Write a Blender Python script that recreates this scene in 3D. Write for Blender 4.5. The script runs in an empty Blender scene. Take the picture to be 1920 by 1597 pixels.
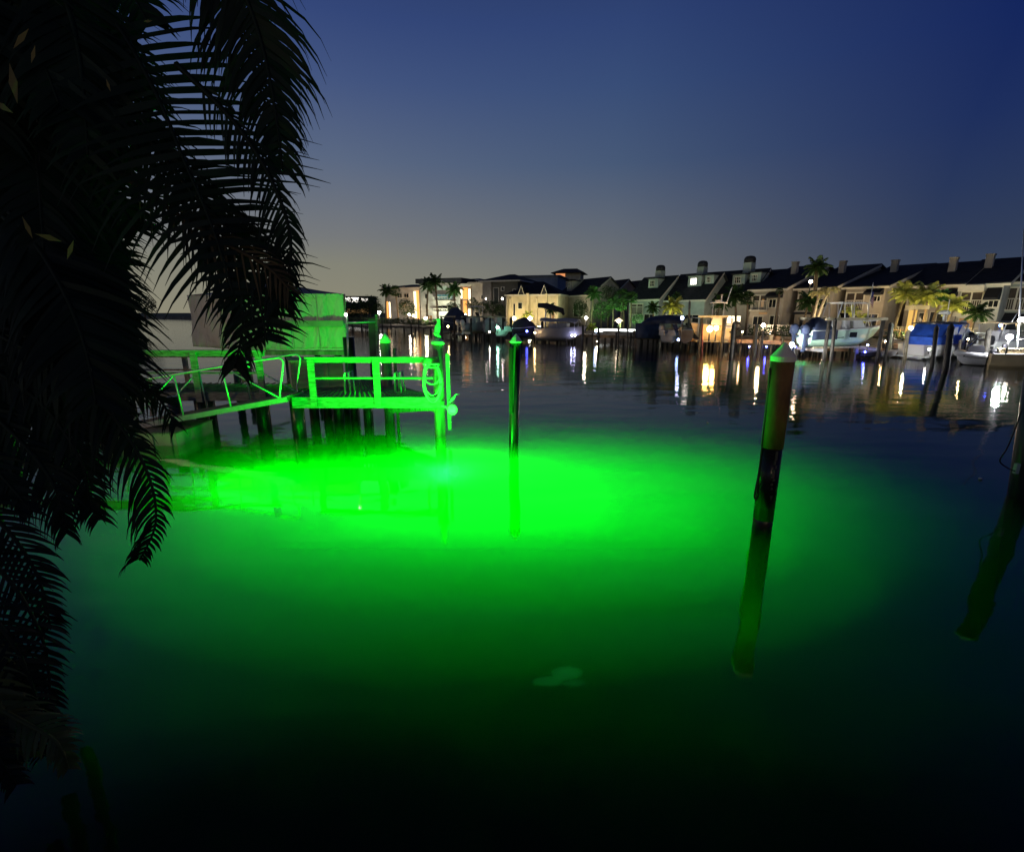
import bpy, math, random
from mathutils import Vector, Matrix
random.seed(7)
SC = bpy.context.scene
COL = SC.collection
R = math.radians

# ------------------------------------------------------------------ camera
H = 3.3                       # eye height above the water
F = 900.0                     # focal length in photo pixels (photo is 1920 wide)
TH = math.atan((798.5 - 585.0) / F)   # camera pitch, looking slightly down
CT, ST = math.cos(TH), math.sin(TH)
cam_d = bpy.data.cameras.new('camera')
cam_d.sensor_width = 36.0
cam_d.lens = 36.0 * F / 1920.0
cam_d.clip_start = 0.05
cam_d.clip_end = 3000.0
cam = bpy.data.objects.new('camera', cam_d)
cam.location = (0, 0, H)
cam.rotation_euler = (math.pi / 2 - TH, 0, 0)
COL.objects.link(cam)
SC.camera = cam

# ------------------------------------------------------------------ render settings
SC.view_settings.view_transform = 'Standard'
SC.view_settings.look = 'None'
SC.view_settings.exposure = 0.0
SC.view_settings.gamma = 1.0
SC.render.engine = 'CYCLES'
SC.cycles.use_denoising = True
SC.cycles.max_bounces = 6
SC.cycles.diffuse_bounces = 2
SC.cycles.glossy_bounces = 3
SC.cycles.transmission_bounces = 3
SC.cycles.transparent_max_bounces = 8
SC.cycles.volume_bounces = 1
SC.cycles.sample_clamp_indirect = 4.0
SC.cycles.caustics_reflective = False
SC.cycles.caustics_refractive = False

def lin(r, g, b):
    def f(c):
        c /= 255.0
        return c / 12.92 if c <= 0.04045 else ((c + 0.055) / 1.055) ** 2.4
    return (f(r), f(g), f(b), 1.0)

# ------------------------------------------------------------------ dusk sky
world = bpy.data.worlds.new("World")
SC.world = world
world.use_nodes = True
wn, wl = world.node_tree.nodes, world.node_tree.links
wn.clear()
out = wn.new('ShaderNodeOutputWorld')
bgd = wn.new('ShaderNodeBackground')
bgd.inputs['Strength'].default_value = 1.0
wl.new(bgd.outputs[0], out.inputs[0])
tc = wn.new('ShaderNodeTexCoord')
sep = wn.new('ShaderNodeSeparateXYZ')
wl.new(tc.outputs['Generated'], sep.inputs[0])
def sky_ramp(stops):
    r = wn.new('ShaderNodeValToRGB')
    wl.new(sep.outputs['Z'], r.inputs['Fac'])
    cr = r.color_ramp
    cr.elements[0].position = stops[0][0]; cr.elements[0].color = lin(*stops[0][1])
    cr.elements[1].position = stops[1][0]; cr.elements[1].color = lin(*stops[1][1])
    for p, c in stops[2:]:
        e = cr.elements.new(p); e.color = lin(*c)
    return r
west = sky_ramp([(0.0, (141, 137, 117)), (0.086, (131, 131, 118)), (0.134, (118, 121, 123)), (0.26, (90, 104, 130)),
                 (0.37, (67, 85, 128)), (0.447, (52, 71, 121)), (0.70, (11, 19, 42)), (1.0, (7, 11, 26))])
mid = sky_ramp([(0.0, (122, 121, 112)), (0.086, (110, 113, 115)), (0.134, (100, 107, 116)), (0.26, (71, 89, 119)),
                (0.37, (56, 77, 119)), (0.447, (47, 67, 115)), (0.70, (10, 17, 40)), (1.0, (6, 10, 25))])
east = sky_ramp([(0.0, (66, 76, 90)), (0.10, (50, 62, 87)), (0.18, (40, 55, 91)), (0.26, (30, 47, 93)),
                 (0.37, (19, 37, 92)), (0.50, (13, 28, 82)), (0.70, (7, 14, 38)), (1.0, (5, 9, 23))])
def mixc(a, b, fac):
    m = wn.new('ShaderNodeMix'); m.data_type = 'RGBA'
    wl.new(fac, m.inputs[0]); wl.new(a, m.inputs[6]); wl.new(b, m.inputs[7])
    return m.outputs[2]
def maprange(src, a, b):
    m = wn.new('ShaderNodeMapRange'); m.interpolation_type = 'LINEAR'
    m.inputs['From Min'].default_value = a; m.inputs['From Max'].default_value = b
    wl.new(src, m.inputs['Value'])
    return m.outputs[0]
c1 = mixc(west.outputs[0], mid.outputs[0], maprange(sep.outputs['X'], -0.30, 0.19))
c2 = mixc(c1, east.outputs[0], maprange(sep.outputs['X'], 0.19, 0.63))
wl.new(c2, bgd.inputs['Color'])

# ------------------------------------------------------------------ pixel (photo) -> world helpers
def ray(x, y):
    cx = (x - 960.0) / F; cy = (798.5 - y) / F
    return Vector((cx, CT + cy * ST, -ST + cy * CT))
def W(x, y, z=0.0):
    d = ray(x, y); t = (z - H) / d.z
    return Vector((0, 0, H)) + d * t
def at(x, y, Y):
    d = ray(x, y); t = Y / d.y
    return Vector((0, 0, H)) + d * t
def zy(y, Y): return at(960, y, Y).z
def XYZ(x, Y, z):
    return Vector(((x - 960.0) / F * (Y * CT + (H - z) * ST), Y, z))
def along(P0, d, xpix, z):
    k = (xpix - 960.0) / F
    return (k * (P0.y * CT + (H - z) * ST) - P0.x) / (d.x - k * d.y * CT)
def proj(P):
    zc = P.y * CT + (H - P.z) * ST
    yc = P.y * ST - (H - P.z) * CT
    return 960 + F * P.x / zc, 798.5 - F * yc / zc

# ------------------------------------------------------------------ materials
MATS = {}
def mat(name, col, rough=0.7, metal=0.0, nscale=3.0, namt=0.25, bump=0.0, stretch=(1, 1, 1), spec=0.3, col2=None):
    if name in MATS: return MATS[name]
    m = bpy.data.materials.new(name); m.use_nodes = True
    n, l = m.node_tree.nodes, m.node_tree.links
    b = n['Principled BSDF']
    b.inputs['Roughness'].default_value = rough
    b.inputs['Metallic'].default_value = metal
    b.inputs['Specular IOR Level'].default_value = spec
    t = n.new('ShaderNodeTexCoord'); mp = n.new('ShaderNodeMapping')
    mp.inputs['Scale'].default_value = stretch
    nz = n.new('ShaderNodeTexNoise'); nz.inputs['Scale'].default_value = nscale; nz.inputs['Detail'].default_value = 5
    l.new(t.outputs['Object'], mp.inputs[0]); l.new(mp.outputs[0], nz.inputs['Vector'])
    rp = n.new('ShaderNodeValToRGB')
    c = (*col, 1) if len(col) == 3 else col
    d2 = col2 if col2 else tuple(v * (1 - 2 * namt) for v in c[:3])
    rp.color_ramp.elements[0].position = 0.3; rp.color_ramp.elements[0].color = (*d2, 1)
    rp.color_ramp.elements[1].position = 0.68; rp.color_ramp.elements[1].color = tuple(min(1, v * (1 + namt * .4)) for v in c[:3]) + (1,)
    l.new(nz.outputs['Fac'], rp.inputs[0]); l.new(rp.outputs[0], b.inputs['Base Color'])
    if bump:
        bp = n.new('ShaderNodeBump'); bp.inputs['Strength'].default_value = bump; bp.inputs['Distance'].default_value = 0.02
        l.new(nz.outputs['Fac'], bp.inputs['Height']); l.new(bp.outputs[0], b.inputs['Normal'])
    MATS[name] = m
    return m
def emat(name, col, strength):
    if name in MATS: return MATS[name]
    m = bpy.data.materials.new(name); m.use_nodes = True
    n, l = m.node_tree.nodes, m.node_tree.links
    n.clear()
    o = n.new('ShaderNodeOutputMaterial'); e = n.new('ShaderNodeEmission')
    e.inputs[0].default_value = (*col, 1); e.inputs[1].default_value = strength
    l.new(e.outputs[0], o.inputs[0])
    MATS[name] = m
    return m
def leafmat(name, col, col2, rough=0.5, trans=0.25):
    if name in MATS: return MATS[name]
    m = mat(name, col, rough, 0, 4.0, 0.3, 0, col2=col2)
    n, l = m.node_tree.nodes, m.node_tree.links
    b = n['Principled BSDF']; o = n['Material Output']
    tr = n.new('ShaderNodeBsdfTranslucent'); mx = n.new('ShaderNodeMixShader'); mx.inputs[0].default_value = trans
    rp = [x for x in n if x.type == 'VALTORGB'][0]
    l.new(rp.outputs[0], tr.inputs[0]); l.new(b.outputs[0], mx.inputs[1]); l.new(tr.outputs[0], mx.inputs[2])
    l.new(mx.outputs[0], o.inputs[0])
    return m

# ------------------------------------------------------------------ mesh building
class MB:
    def __init__(s): s.v = []; s.f = []; s.sm = set()
    def add(s, vs, fs, smooth=False):
        o = len(s.v); s.v += [Vector(v) for v in vs]
        for f in fs:
            if smooth: s.sm.add(len(s.f))
            s.f.append(tuple(i + o for i in f))
        return s
    def box(s, a, b):
        x0, y0, z0 = a; x1, y1, z1 = b
        return s.add([(x0,y0,z0),(x1,y0,z0),(x1,y1,z0),(x0,y1,z0),(x0,y0,z1),(x1,y0,z1),(x1,y1,z1),(x0,y1,z1)],
                     [(0,3,2,1),(4,5,6,7),(0,1,5,4),(1,2,6,5),(2,3,7,6),(3,0,4,7)])
    def obox(s, O, U, N, a, b):
        """box in the frame O + U*s + N*n + z"""
        O = Vector(O); U = Vector(U); N = Vector(N); Z = Vector((0, 0, 1))
        vs = [O + U * x + N * y + Z * z for x, y, z in
              [(a[0],a[1],a[2]),(b[0],a[1],a[2]),(b[0],b[1],a[2]),(a[0],b[1],a[2]),(a[0],a[1],b[2]),(b[0],a[1],b[2]),(b[0],b[1],b[2]),(a[0],b[1],b[2])]]
        return s.add(vs, [(0,3,2,1),(4,5,6,7),(0,1,5,4),(1,2,6,5),(2,3,7,6),(3,0,4,7)])
    def bar(s, p, q, w, h=None, up=(0, 0, 1)):
        p = Vector(p); q = Vector(q); h = h or w
        d = (q - p).normalized(); up = Vector(up)
        if abs(d.dot(up)) > 0.98: up = Vector((0, 1, 0))
        a = d.cross(up).normalized() * w / 2; b = a.normalized().cross(d) * h / 2
        vs = [p-a-b, p+a-b, p+a+b, p-a+b, q-a-b, q+a-b, q+a+b, q-a+b]
        return s.add(vs, [(0,3,2,1),(4,5,6,7),(0,1,5,4),(1,2,6,5),(2,3,7,6),(3,0,4,7)])
    def tube(s, pts, r, n=8, cap=True, smooth=True):
        pts = [Vector(p) for p in pts]
        rs = r if isinstance(r, (list, tuple)) else [r] * len(pts)
        o = len(s.v); prev = None
        for i, p in enumerate(pts):
            d = (pts[min(i+1, len(pts)-1)] - pts[max(i-1, 0)]).normalized()
            if prev is None:
                u = Vector((0, 0, 1)) if abs(d.z) < 0.9 else Vector((1, 0, 0))
                a = d.cross(u).normalized()
            else:
                a = (prev - d * prev.dot(d)).normalized()
            prev = a; b = d.cross(a)
            for k in range(n):
                t = 2 * math.pi * k / n
                s.v.append(p + (a * math.cos(t) + b * math.sin(t)) * rs[i])
        for i in range(len(pts) - 1):
            for k in range(n):
                if smooth: s.sm.add(len(s.f))
                s.f.append((o+i*n+k, o+i*n+(k+1)%n, o+(i+1)*n+(k+1)%n, o+(i+1)*n+k))
        if cap:
            s.f.append(tuple(o + k for k in reversed(range(n)))); s.f.append(tuple(o + (len(pts)-1)*n + k for k in range(n)))
        return s
    def lathe(s, c, prof, n=16, sx=1, sy=1, smooth=True):
        """profile [(r,z)...] around vertical axis at c"""
        c = Vector(c); o = len(s.v)
        for r, z in prof:
            for k in range(n):
                t = 2 * math.pi * k / n
                s.v.append(c + Vector((r * math.cos(t) * sx, r * math.sin(t) * sy, z)))
        for i in range(len(prof) - 1):
            for k in range(n):
                if smooth: s.sm.add(len(s.f))
                s.f.append((o+i*n+k, o+i*n+(k+1)%n, o+(i+1)*n+(k+1)%n, o+(i+1)*n+k))
        s.f.append(tuple(o + k for k in reversed(range(n)))); s.f.append(tuple(o + (len(prof)-1)*n + k for k in range(n)))
        return s
    def ball(s, c, r, n=10, m=7, sz=1.0):
        prof = [(max(1e-4, r * math.sin(math.pi * i / m)), -r * sz * math.cos(math.pi * i / m)) for i in range(m + 1)]
        return s.lathe(c, prof, n)
    def prism(s, poly, ext):
        """polygon (3D points) extruded by vector"""
        poly = [Vector(p) for p in poly]; e = Vector(ext); n = len(poly)
        return s.add(poly + [p + e for p in poly],
                     [tuple(range(n)), tuple(reversed(range(n, 2*n)))] + [(i, i+n, (i+1)%n+n, (i+1)%n) for i in range(n)])
    def strip(s, quadrows, smooth=True):
        """grid of points [[...],[...]]"""
        o = len(s.v); m = len(quadrows[0])
        for r in quadrows: s.v += [Vector(p) for p in r]
        for i in range(len(quadrows) - 1):
            for k in range(m - 1):
                if smooth: s.sm.add(len(s.f))
                s.f.append((o+i*m+k, o+i*m+k+1, o+(i+1)*m+k+1, o+(i+1)*m+k))
        return s
    def mesh(s, name, m, off=None):
        me = bpy.data.meshes.new(name)
        vs = [v - off for v in s.v] if off is not None else s.v
        me.from_pydata([tuple(v) for v in vs], [], s.f)
        if s.sm:
            fl = [i in s.sm for i in range(len(s.f))]
            me.polygons.foreach_set('use_smooth', fl)
        for mm in (m if isinstance(m, (list, tuple)) else [m]): me.materials.append(mm)
        me.update()
        return me

def fix(me):
    import bmesh
    bm = bmesh.new(); bm.from_mesh(me); bmesh.ops.recalc_face_normals(bm, faces=bm.faces); bm.to_mesh(me); bm.free()

class T:
    """a thing: an Empty at its base with parts; local=True means part vertices are already local"""
    def __init__(s, name, label, cat, loc=(0, 0, 0), rz=0.0, group=None, local=False):
        s.o = bpy.data.objects.new(name, None); COL.objects.link(s.o)
        s.o.empty_display_size = 0.2
        s.o.location = loc; s.o.rotation_euler = (0, 0, rz)
        s.loc = Vector(loc); s.local = local
        s.o['label'] = label; s.o['category'] = cat
        if group: s.o['group'] = group
    def part(s, name, mb, m, parent=None, label=None):
        me = mb.mesh(name, m, None if s.local else s.loc); fix(me)
        o = bpy.data.objects.new(name, me); COL.objects.link(o)
        o.parent = parent if parent else s.o
        if label: o['label'] = label
        return o
    def copy(s, loc, rz=0.0, label=None, scale=None):
        return copy_thing(s.o, loc, rz, label, scale)
def copy_thing(root, loc, rz=0.0, label=None, scale=None):
    r = root.copy(); COL.objects.link(r); r.location = loc; r.rotation_euler = (0, 0, rz)
    if label: r['label'] = label
    if scale: r.scale = scale if isinstance(scale, tuple) else (scale,) * 3
    for ch in list(root.children):
        c = ch.copy(); COL.objects.link(c); c.parent = r
        for g in list(ch.children):
            d = g.copy(); COL.objects.link(d); d.parent = c
    return r
def single(name, mb, m, label, cat, loc=(0,0,0), group=None, local=False, rz=0.0):
    me = mb.mesh(name, m, None if local else Vector(loc)); fix(me)
    o = bpy.data.objects.new(name, me); COL.objects.link(o); o.location = loc; o.rotation_euler = (0, 0, rz)
    o['label'] = label; o['category'] = cat
    if group: o['group'] = group
    return o
def struct(name, mb, m, kind='structure', label=None):
    me = mb.mesh(name, m)
    o = bpy.data.objects.new(name, me); COL.objects.link(o); o['kind'] = kind
    if label: o['label'] = label
    return o
# ------------------------------------------------------------------ water, seabed, ground
GREEN_W = 1500
WAVE = 0.055
def water_material():
    m = bpy.data.materials.new('calm_canal_water'); m.use_nodes = True
    n, l = m.node_tree.nodes, m.node_tree.links
    n.clear()
    o = n.new('ShaderNodeOutputMaterial')
    tr = n.new('ShaderNodeBsdfTransparent'); tr.inputs[0].default_value = (0.96, 1.0, 0.98, 1)
    gl = n.new('ShaderNodeBsdfGlossy'); gl.inputs['Roughness'].default_value = 0.04
    gl.inputs['Color'].default_value = (0.95, 0.95, 0.95, 1)
    fr = n.new('ShaderNodeFresnel'); fr.inputs['IOR'].default_value = 1.42
    mx = n.new('ShaderNodeMixShader')
    t = n.new('ShaderNodeTexCoord')
    def noise(scale, sx, sy, det, rough=0.5):
        mp = n.new('ShaderNodeMapping'); mp.inputs['Scale'].default_value = (sx, sy, 1)
        mp.inputs['Rotation'].default_value = (0, 0, R(8))
        z = n.new('ShaderNodeTexNoise'); z.inputs['Scale'].default_value = scale; z.inputs['Detail'].default_value = det
        z.inputs['Roughness'].default_value = rough
        l.new(t.outputs['Object'], mp.inputs[0]); l.new(mp.outputs[0], z.inputs['Vector'])
        return z.outputs['Fac']
    def mul(a, k):
        x = n.new('ShaderNodeMath'); x.operation = 'MULTIPLY'; l.new(a, x.inputs[0])
        if isinstance(k, (int, float)): x.inputs[1].default_value = k
        else: l.new(k, x.inputs[1])
        return x.outputs[0]
    def add(a, b):
        x = n.new('ShaderNodeMath'); x.operation = 'ADD'; l.new(a, x.inputs[0]); l.new(b, x.inputs[1]); return x.outputs[0]
    swell = mul(noise(0.9, 0.38, 1.0, 1), 0.42)
    rip = mul(noise(3.4, 0.40, 1.0, 3, 0.55), 0.22)
    spy = n.new('ShaderNodeSeparateXYZ'); l.new(t.outputs['Object'], spy.inputs[0])
    mr = n.new('ShaderNodeMapRange'); mr.inputs['From Min'].default_value = 9.0; mr.inputs['From Max'].default_value = 40.0
    mr.inputs['To Min'].default_value = 0.22; mr.inputs['To Max'].default_value = 1.7
    l.new(spy.outputs['Y'], mr.inputs['Value'])
    h = add(swell, mul(rip, mr.outputs[0]))
    # little upwelling ripples over the submerged lamp
    sp = n.new('ShaderNodeSeparateXYZ'); l.new(t.outputs['Object'], sp.inputs[0])
    def dist2():
        a = n.new('ShaderNodeMath'); a.operation = 'SUBTRACT'; l.new(sp.outputs[0], a.inputs[0]); a.inputs[1].default_value = LAMP.x
        b = n.new('ShaderNodeMath'); b.operation = 'SUBTRACT'; l.new(sp.outputs[1], b.inputs[0]); b.inputs[1].default_value = LAMP.y - .1
        c = mul(a.outputs[0], a.outputs[0]); d = mul(b.outputs[0], b.outputs[0])
        e = mul(add(c, d), -1.1)
        x = n.new('ShaderNodeMath'); x.operation = 'EXPONENT'; l.new(e, x.inputs[0]); return x.outputs[0]
    h = add(h, mul(mul(noise(9.0, 0.45, 1.0, 3), 0.10), dist2()))
    rr = n.new('ShaderNodeMapRange'); rr.inputs['From Min'].default_value = 12.0; rr.inputs['From Max'].default_value = 34.0
    rr.inputs['To Min'].default_value = 0.03; rr.inputs['To Max'].default_value = 0.075
    l.new(spy.outputs['Y'], rr.inputs['Value']); l.new(rr.outputs[0], gl.inputs['Roughness'])
    bp = n.new('ShaderNodeBump'); bp.inputs['Strength'].default_value = 1.0; bp.inputs['Distance'].default_value = WAVE
    l.new(h, bp.inputs['Height'])
    l.new(bp.outputs[0], gl.inputs['Normal']); l.new(bp.outputs[0], fr.inputs['Normal'])
    l.new(fr.outputs[0], mx.inputs[0]); l.new(tr.outputs[0], mx.inputs[1]); l.new(gl.outputs[0], mx.inputs[2])
    l.new(mx.outputs[0], o.inputs[0])
    return m
WAVE = 0.045
LDEP = 2.0
LAMP = W(940, 905, 0); LAMP.z = -LDEP
LAMP.y = 10.4
BAR = 11.0
CORE_W = 9000
mb = MB(); mb.add([(-500, -3, 0), (700, -3, 0), (700, 900, 0), (-500, 900, 0)], [(0, 1, 2, 3)])
water = struct('water', mb, water_material())
# turbid sea water near the lamp: scatters the lamp's light
def volume_material():
    m = bpy.data.materials.new('turbid_water'); m.use_nodes = True
    n, l = m.node_tree.nodes, m.node_tree.links
    n.clear()
    o = n.new('ShaderNodeOutputMaterial'); v = n.new('ShaderNodeVolumePrincipled')
    v.inputs['Color'].default_value = (0.05, 0.72, 0.18, 1)
    v.inputs['Density'].default_value = VDENS
    v.inputs['Anisotropy'].default_value = 0.0
    l.new(v.outputs[0], o.inputs['Volume'])
    return m
VDENS = 0.46
mb = MB(); mb.box((-22, 0.9, -6.0), (24, 34, -0.004))
vol = struct('turbid_water', mb, volume_material(), 'stuff', 'cloudy sea water glowing green around the submerged lamp')
# seabed
bed = mat('seabed_mud', (0.05, 0.055, 0.04), 0.9, nscale=1.5)
mb = MB()
rows = []
ys = [-3, 0.9] + [1.2 + 0.4 * i for i in range(30)] + [14, 20, 40, 100, 900]
def bedz(y):
    if y < 0.5: return -0.03
    return -0.06 - 3.0 / (1 + math.exp(-(y - 4.6) / 1.0))
for y in ys:
    rows.append([(x, y, bedz(y + 0.25 * math.sin(x * .6)) + 0.05 * math.sin(x * 1.7 + y) * min(1, abs(bedz(y)))) for x in [-500, -60, -30] + [-22 + i for i in range(48)] + [60, 700]])
mb.strip(rows)
struct('seabed', mb, bed)
# the lamp, with an added bar and wide ellipses that spread its green pool
lt = T('underwater_lamp', 'bright green lamp shining under the water in front of the dock', 'underwater lamp', LAMP)
mb = MB(); mb.lathe(LAMP, [(0.05, -0.30), (0.07, -0.28), (0.07, -0.12), (0.04, -0.11)], 12)
lt.part('lamp_housing', mb, mat('black_rubber', (0.02, 0.02, 0.02), 0.6))
mb = MB(); mb.tube([LAMP + Vector((-BAR / 2, 0, -.16)), LAMP + Vector((BAR / 2, 0, -.16))], 0.03, 8)
lt.part('added_light_bar', mb, MATS['black_rubber'])
for (sx, sy, watts, dx, dz, spr) in ((6.5, 2.2, GREEN_W * .17, -.6, .35, 125), (10.0, 4.0, GREEN_W * .26, -.2, 0.2, 120), (13.5, 6.4, GREEN_W * .33, -.1, -.1, 114), (17.0, 9.2, GREEN_W * .22, -.3, -.45, 110)):
    ld = bpy.data.lights.new('added_pool_light', 'AREA'); ld.shape = 'ELLIPSE'; ld.size = sx; ld.size_y = sy; ld.spread = R(spr); ld.energy = watts; ld.color = (0.0, 1.0, 0.004)
    lo = bpy.data.objects.new('added_pool_light', ld); COL.objects.link(lo); lo.parent = lt.o; lo.location = (dx, -.2, dz); lo.rotation_euler = (R(172), 0, 0)
ld = bpy.data.lights.new('green_core_light', 'SPOT'); ld.energy = CORE_W; ld.color = (0.010, 1.0, 0.022); ld.shadow_soft_size = .35; ld.spot_size = R(172); ld.spot_blend = 1.0
lo = bpy.data.objects.new('green_core_light', ld); COL.objects.link(lo); lo.parent = lt.o; lo.location = (-1.3, -.3, 1.62); lo.rotation_euler = (R(172), 0, 0); lo.scale = (2.2, 1, 1)

P = W(470, 925, 0.0); P.y += .9; P.z = -.55  # added second lamp, brightening the left of the pool and the walkway
mb = MB(); mb.lathe(P, [(0.05, -0.30), (0.07, -0.28), (0.07, -0.10), (0.04, -0.09)], 12)
lt2 = T('underwater_lamp', 'added weaker green lamp under the water, brightening the gangway side', 'underwater lamp', P)
lt2.part('lamp_housing', mb, MATS['black_rubber'])
ld = bpy.data.lights.new('added_side_light', 'SPOT'); ld.energy = 3600; ld.color = (0.0, 1.0, 0.006); ld.shadow_soft_size = .5; ld.spot_size = R(172); ld.spot_blend = 1.0
lo = bpy.data.objects.new('added_side_light', ld); COL.objects.link(lo); lo.parent = lt2.o; lo.location = (0, 0, 0.06); lo.rotation_euler = (R(172), 0, 0); lo.scale = (1.8, 1, 1)
# ------------------------------------------------------------------ near dock
paint = mat('weathered_painted_wood', (0.27, 0.27, 0.24), 0.7, nscale=5, namt=0.32, bump=0.3, stretch=(1, 1, 6))
wood = mat('grey_deck_wood', (0.30, 0.26, 0.21), 0.8, nscale=3, namt=0.3, bump=0.4, stretch=(6, 1, 1))
pile_m = mat('wet_dark_piling', (0.016, 0.014, 0.011), 0.32, nscale=6, namt=0.35, bump=0.7, stretch=(2, 2, .3), spec=.5)
alu = mat('aluminium_tube', (0.62, 0.64, 0.64), 0.35, 0.6, nscale=6, namt=0.1)
white = mat('white_paint', (0.75, 0.75, 0.72), 0.5, nscale=3, namt=0.08)
black = MATS['black_rubber']
DZ = 1.12
YF = 12.5
def plank_deck(mb, poly_l, poly_r, n, gap=0.012, th=0.04):
    """planks between two edge lines (front-left,back-left),(front-right,back-right) split across"""
    for i in range(n):
        a0, a1 = i / n, (i + 1) / n - gap
        p = [poly_l[0].lerp(poly_r[0], a0), poly_l[0].lerp(poly_r[0], a1), poly_l[1].lerp(poly_r[1], a1), poly_l[1].lerp(poly_r[1], a0)]
        mb.prism([q - Vector((0, 0, th)) for q in p], (0, 0, th))
FL = W(548, 745, DZ); FL.y = YF; FL = XYZ(548, YF, DZ)
FR = XYZ(826, YF, DZ)
BL = Vector((FL.x + 0.2, 16.0, DZ)); BR = XYZ(705, 16.0, DZ)
dk = T('dock', 'green-lit wooden dock platform with white railing and hose at its corner', 'dock', ((FL.x + FR.x) / 2, 13.5, 0))
mb = MB()
plank_deck(mb, (FL, BL), (FR, BR), 26)
dk.part('deck', mb, wood)
mb = MB()
mb.box((FL.x, YF - 0.05, DZ - 0.29), (FR.x, YF - 0.001, DZ + 0.0))
dk.part('fascia', mb, paint)
mb = MB()   # beams under the deck
mb.bar(FR + Vector((-0.05, 0.02, -0.32)), BR + Vector((0, 0, -0.16)), 0.08, 0.26)
mb.bar(FL + Vector((0, 0.1, -0.16)), BL + Vector((0, 0, -0.16)), 0.06, 0.24)
for yy in (13.6, 14.8, 15.8):
    fx = (yy - YF) / (16.0 - YF)
    mb.box((FL.x + 0.1, yy, DZ - 0.28), (FR.x + (BR.x - FR.x) * fx - 0.15, yy + 0.07, DZ - 0.045))
mb.bar(XYZ(730, 13.6, zy(768, 13.6)), XYZ(822, YF + .1, zy(763, YF)), 0.07, 0.2)
dk.part('beam', mb, wood)
def rail_post(x0, x1, Y, ytop, ybot, tilt=0.0):
    a = XYZ(x0, Y, zy(ytop, Y)); b = XYZ(x1, Y, zy(ybot, Y))
    m = MB(); m.box((a.x, Y - 0.06, b.z), (a.x + (XYZ(x1, Y, a.z).x - a.x), Y, a.z)); return m
YR = YF - 0.055
ob = None
for (x0, x1) in ((576.5, 588), (698.5, 710.5)):
    ob = dk.part('post', rail_post(x0, x1, YR, 674, 761), paint)
mb = MB()
a = XYZ(573, YR, zy(669, YR)); b = XYZ(820, YR, zy(669, YR))
mb.box((a.x, YR - 0.11, a.z - 0.05), (b.x, YR + 0.05, a.z))
mb.box((a.x + .12, YR - 0.0, a.z - 0.15), (b.x, YR + 0.045, a.z - 0.05))
a = XYZ(588, YR, zy(708, YR)); b = XYZ(812, YR, zy(708, YR))
mb.box((a.x, YR - 0.02, a.z - 0.04), (b.x, YR + 0.02, a.z + 0.01))
dk.part('railing', mb, paint)
mb = MB(); a = XYZ(836, YF - .12, zy(662, YF)); b = XYZ(837, YF - .12, zy(803, YF))
mb.box((a.x, YF - 0.16, b.z), (a.x + 0.085, YF - 0.12, a.z))
dk.part('guide_board', mb, paint)
def piling_mb(x, ybase, Y, r, ztop, cap=True):
    P = XYZ(x, Y, 0.0)
    m = MB(); m.tube([P + Vector((0, 0, -3)), P + Vector((0, 0, 0.3)), P + Vector((0.01, 0, ztop))], [r * 1.02, r * 1.01, r * .97], 14)
    return m, P
for (x, Y, r, zt) in ((563, 12.66, 0.17, DZ-.05), (590, 15.2, .15, DZ-.05), (616, 15.4, .16, DZ-.05), (636, 14.6, .16, DZ-.05), (650, 16.0, .15, DZ-.05),
                  (692, 14.0, 0.14, DZ-.05), (666, 14.9, 0.14, DZ-.05)):
    m, P = piling_mb(x, 0, Y, r, zt); dk.part('piling', m, pile_m)
m, P = piling_mb(826, 822, 12.72, 0.145, 2.48); dk.part('piling', m, mat('treated_piling_wood', (0.36, 0.31, 0.24), 0.7, nscale=3, namt=.3, bump=.5, stretch=(2, 2, .3)))
CP = P.copy()
m = MB(); m.lathe(P + Vector((0.01, 0, 2.48)), [(0.175, 0), (0.175, 0.05), (0.16, 0.08), (0.10, 0.13), (0.02, 0.16)], 16)
dk.part('piling_cap', m, white)
# two pairs of ladder grab handles
for xs in ((646, 650), (740, 747)):
    lad = None
    for i, x in enumerate(xs):
        Yh = 13.15
        t = XYZ(x, Yh, zy(700, Yh)); b = XYZ(x + (6 if i else 2), Yh, zy(742, Yh) - .05)
        m = MB(); m.tube([b + Vector((0, .12 * i, 0)), t + Vector((0, .12 * i, 0)), t + Vector((0.02, .10 * i + .3, 0.02)), b + Vector((0.02, .42, 0.0))], 0.028, 8)
        dk.part('ladder_handle', m, alu)
# second capped piling standing behind the deck
p2 = T('mooring_piling', 'green-lit mooring piling with white cone cap standing behind the dock rail', 'piling', XYZ(731, 14.6, 0), group='cone-capped pilings')
P = XYZ(731, 14.6, 0); zt = zy(639, 14.6)
m = MB(); m.tube([P + Vector((0, 0, -3)), P + Vector((0, 0, zt))], 0.155, 16); p2.part('pole', m, MATS['treated_piling_wood'])
m = MB(); m.lathe(P + Vector((0, 0, zt)), [(0.165, -0.06), (0.175, 0.0), (0.10, 0.12), (0.01, 0.24)], 18); p2.part('cap', m, white)
m = MB(); m.tube([P + Vector((.26, 0, -.5)), P + Vector((.26, 0, zy(653, 14.6)))], 0.05, 10); p2.part('side_pole', m, MATS['treated_piling_wood'])

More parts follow.
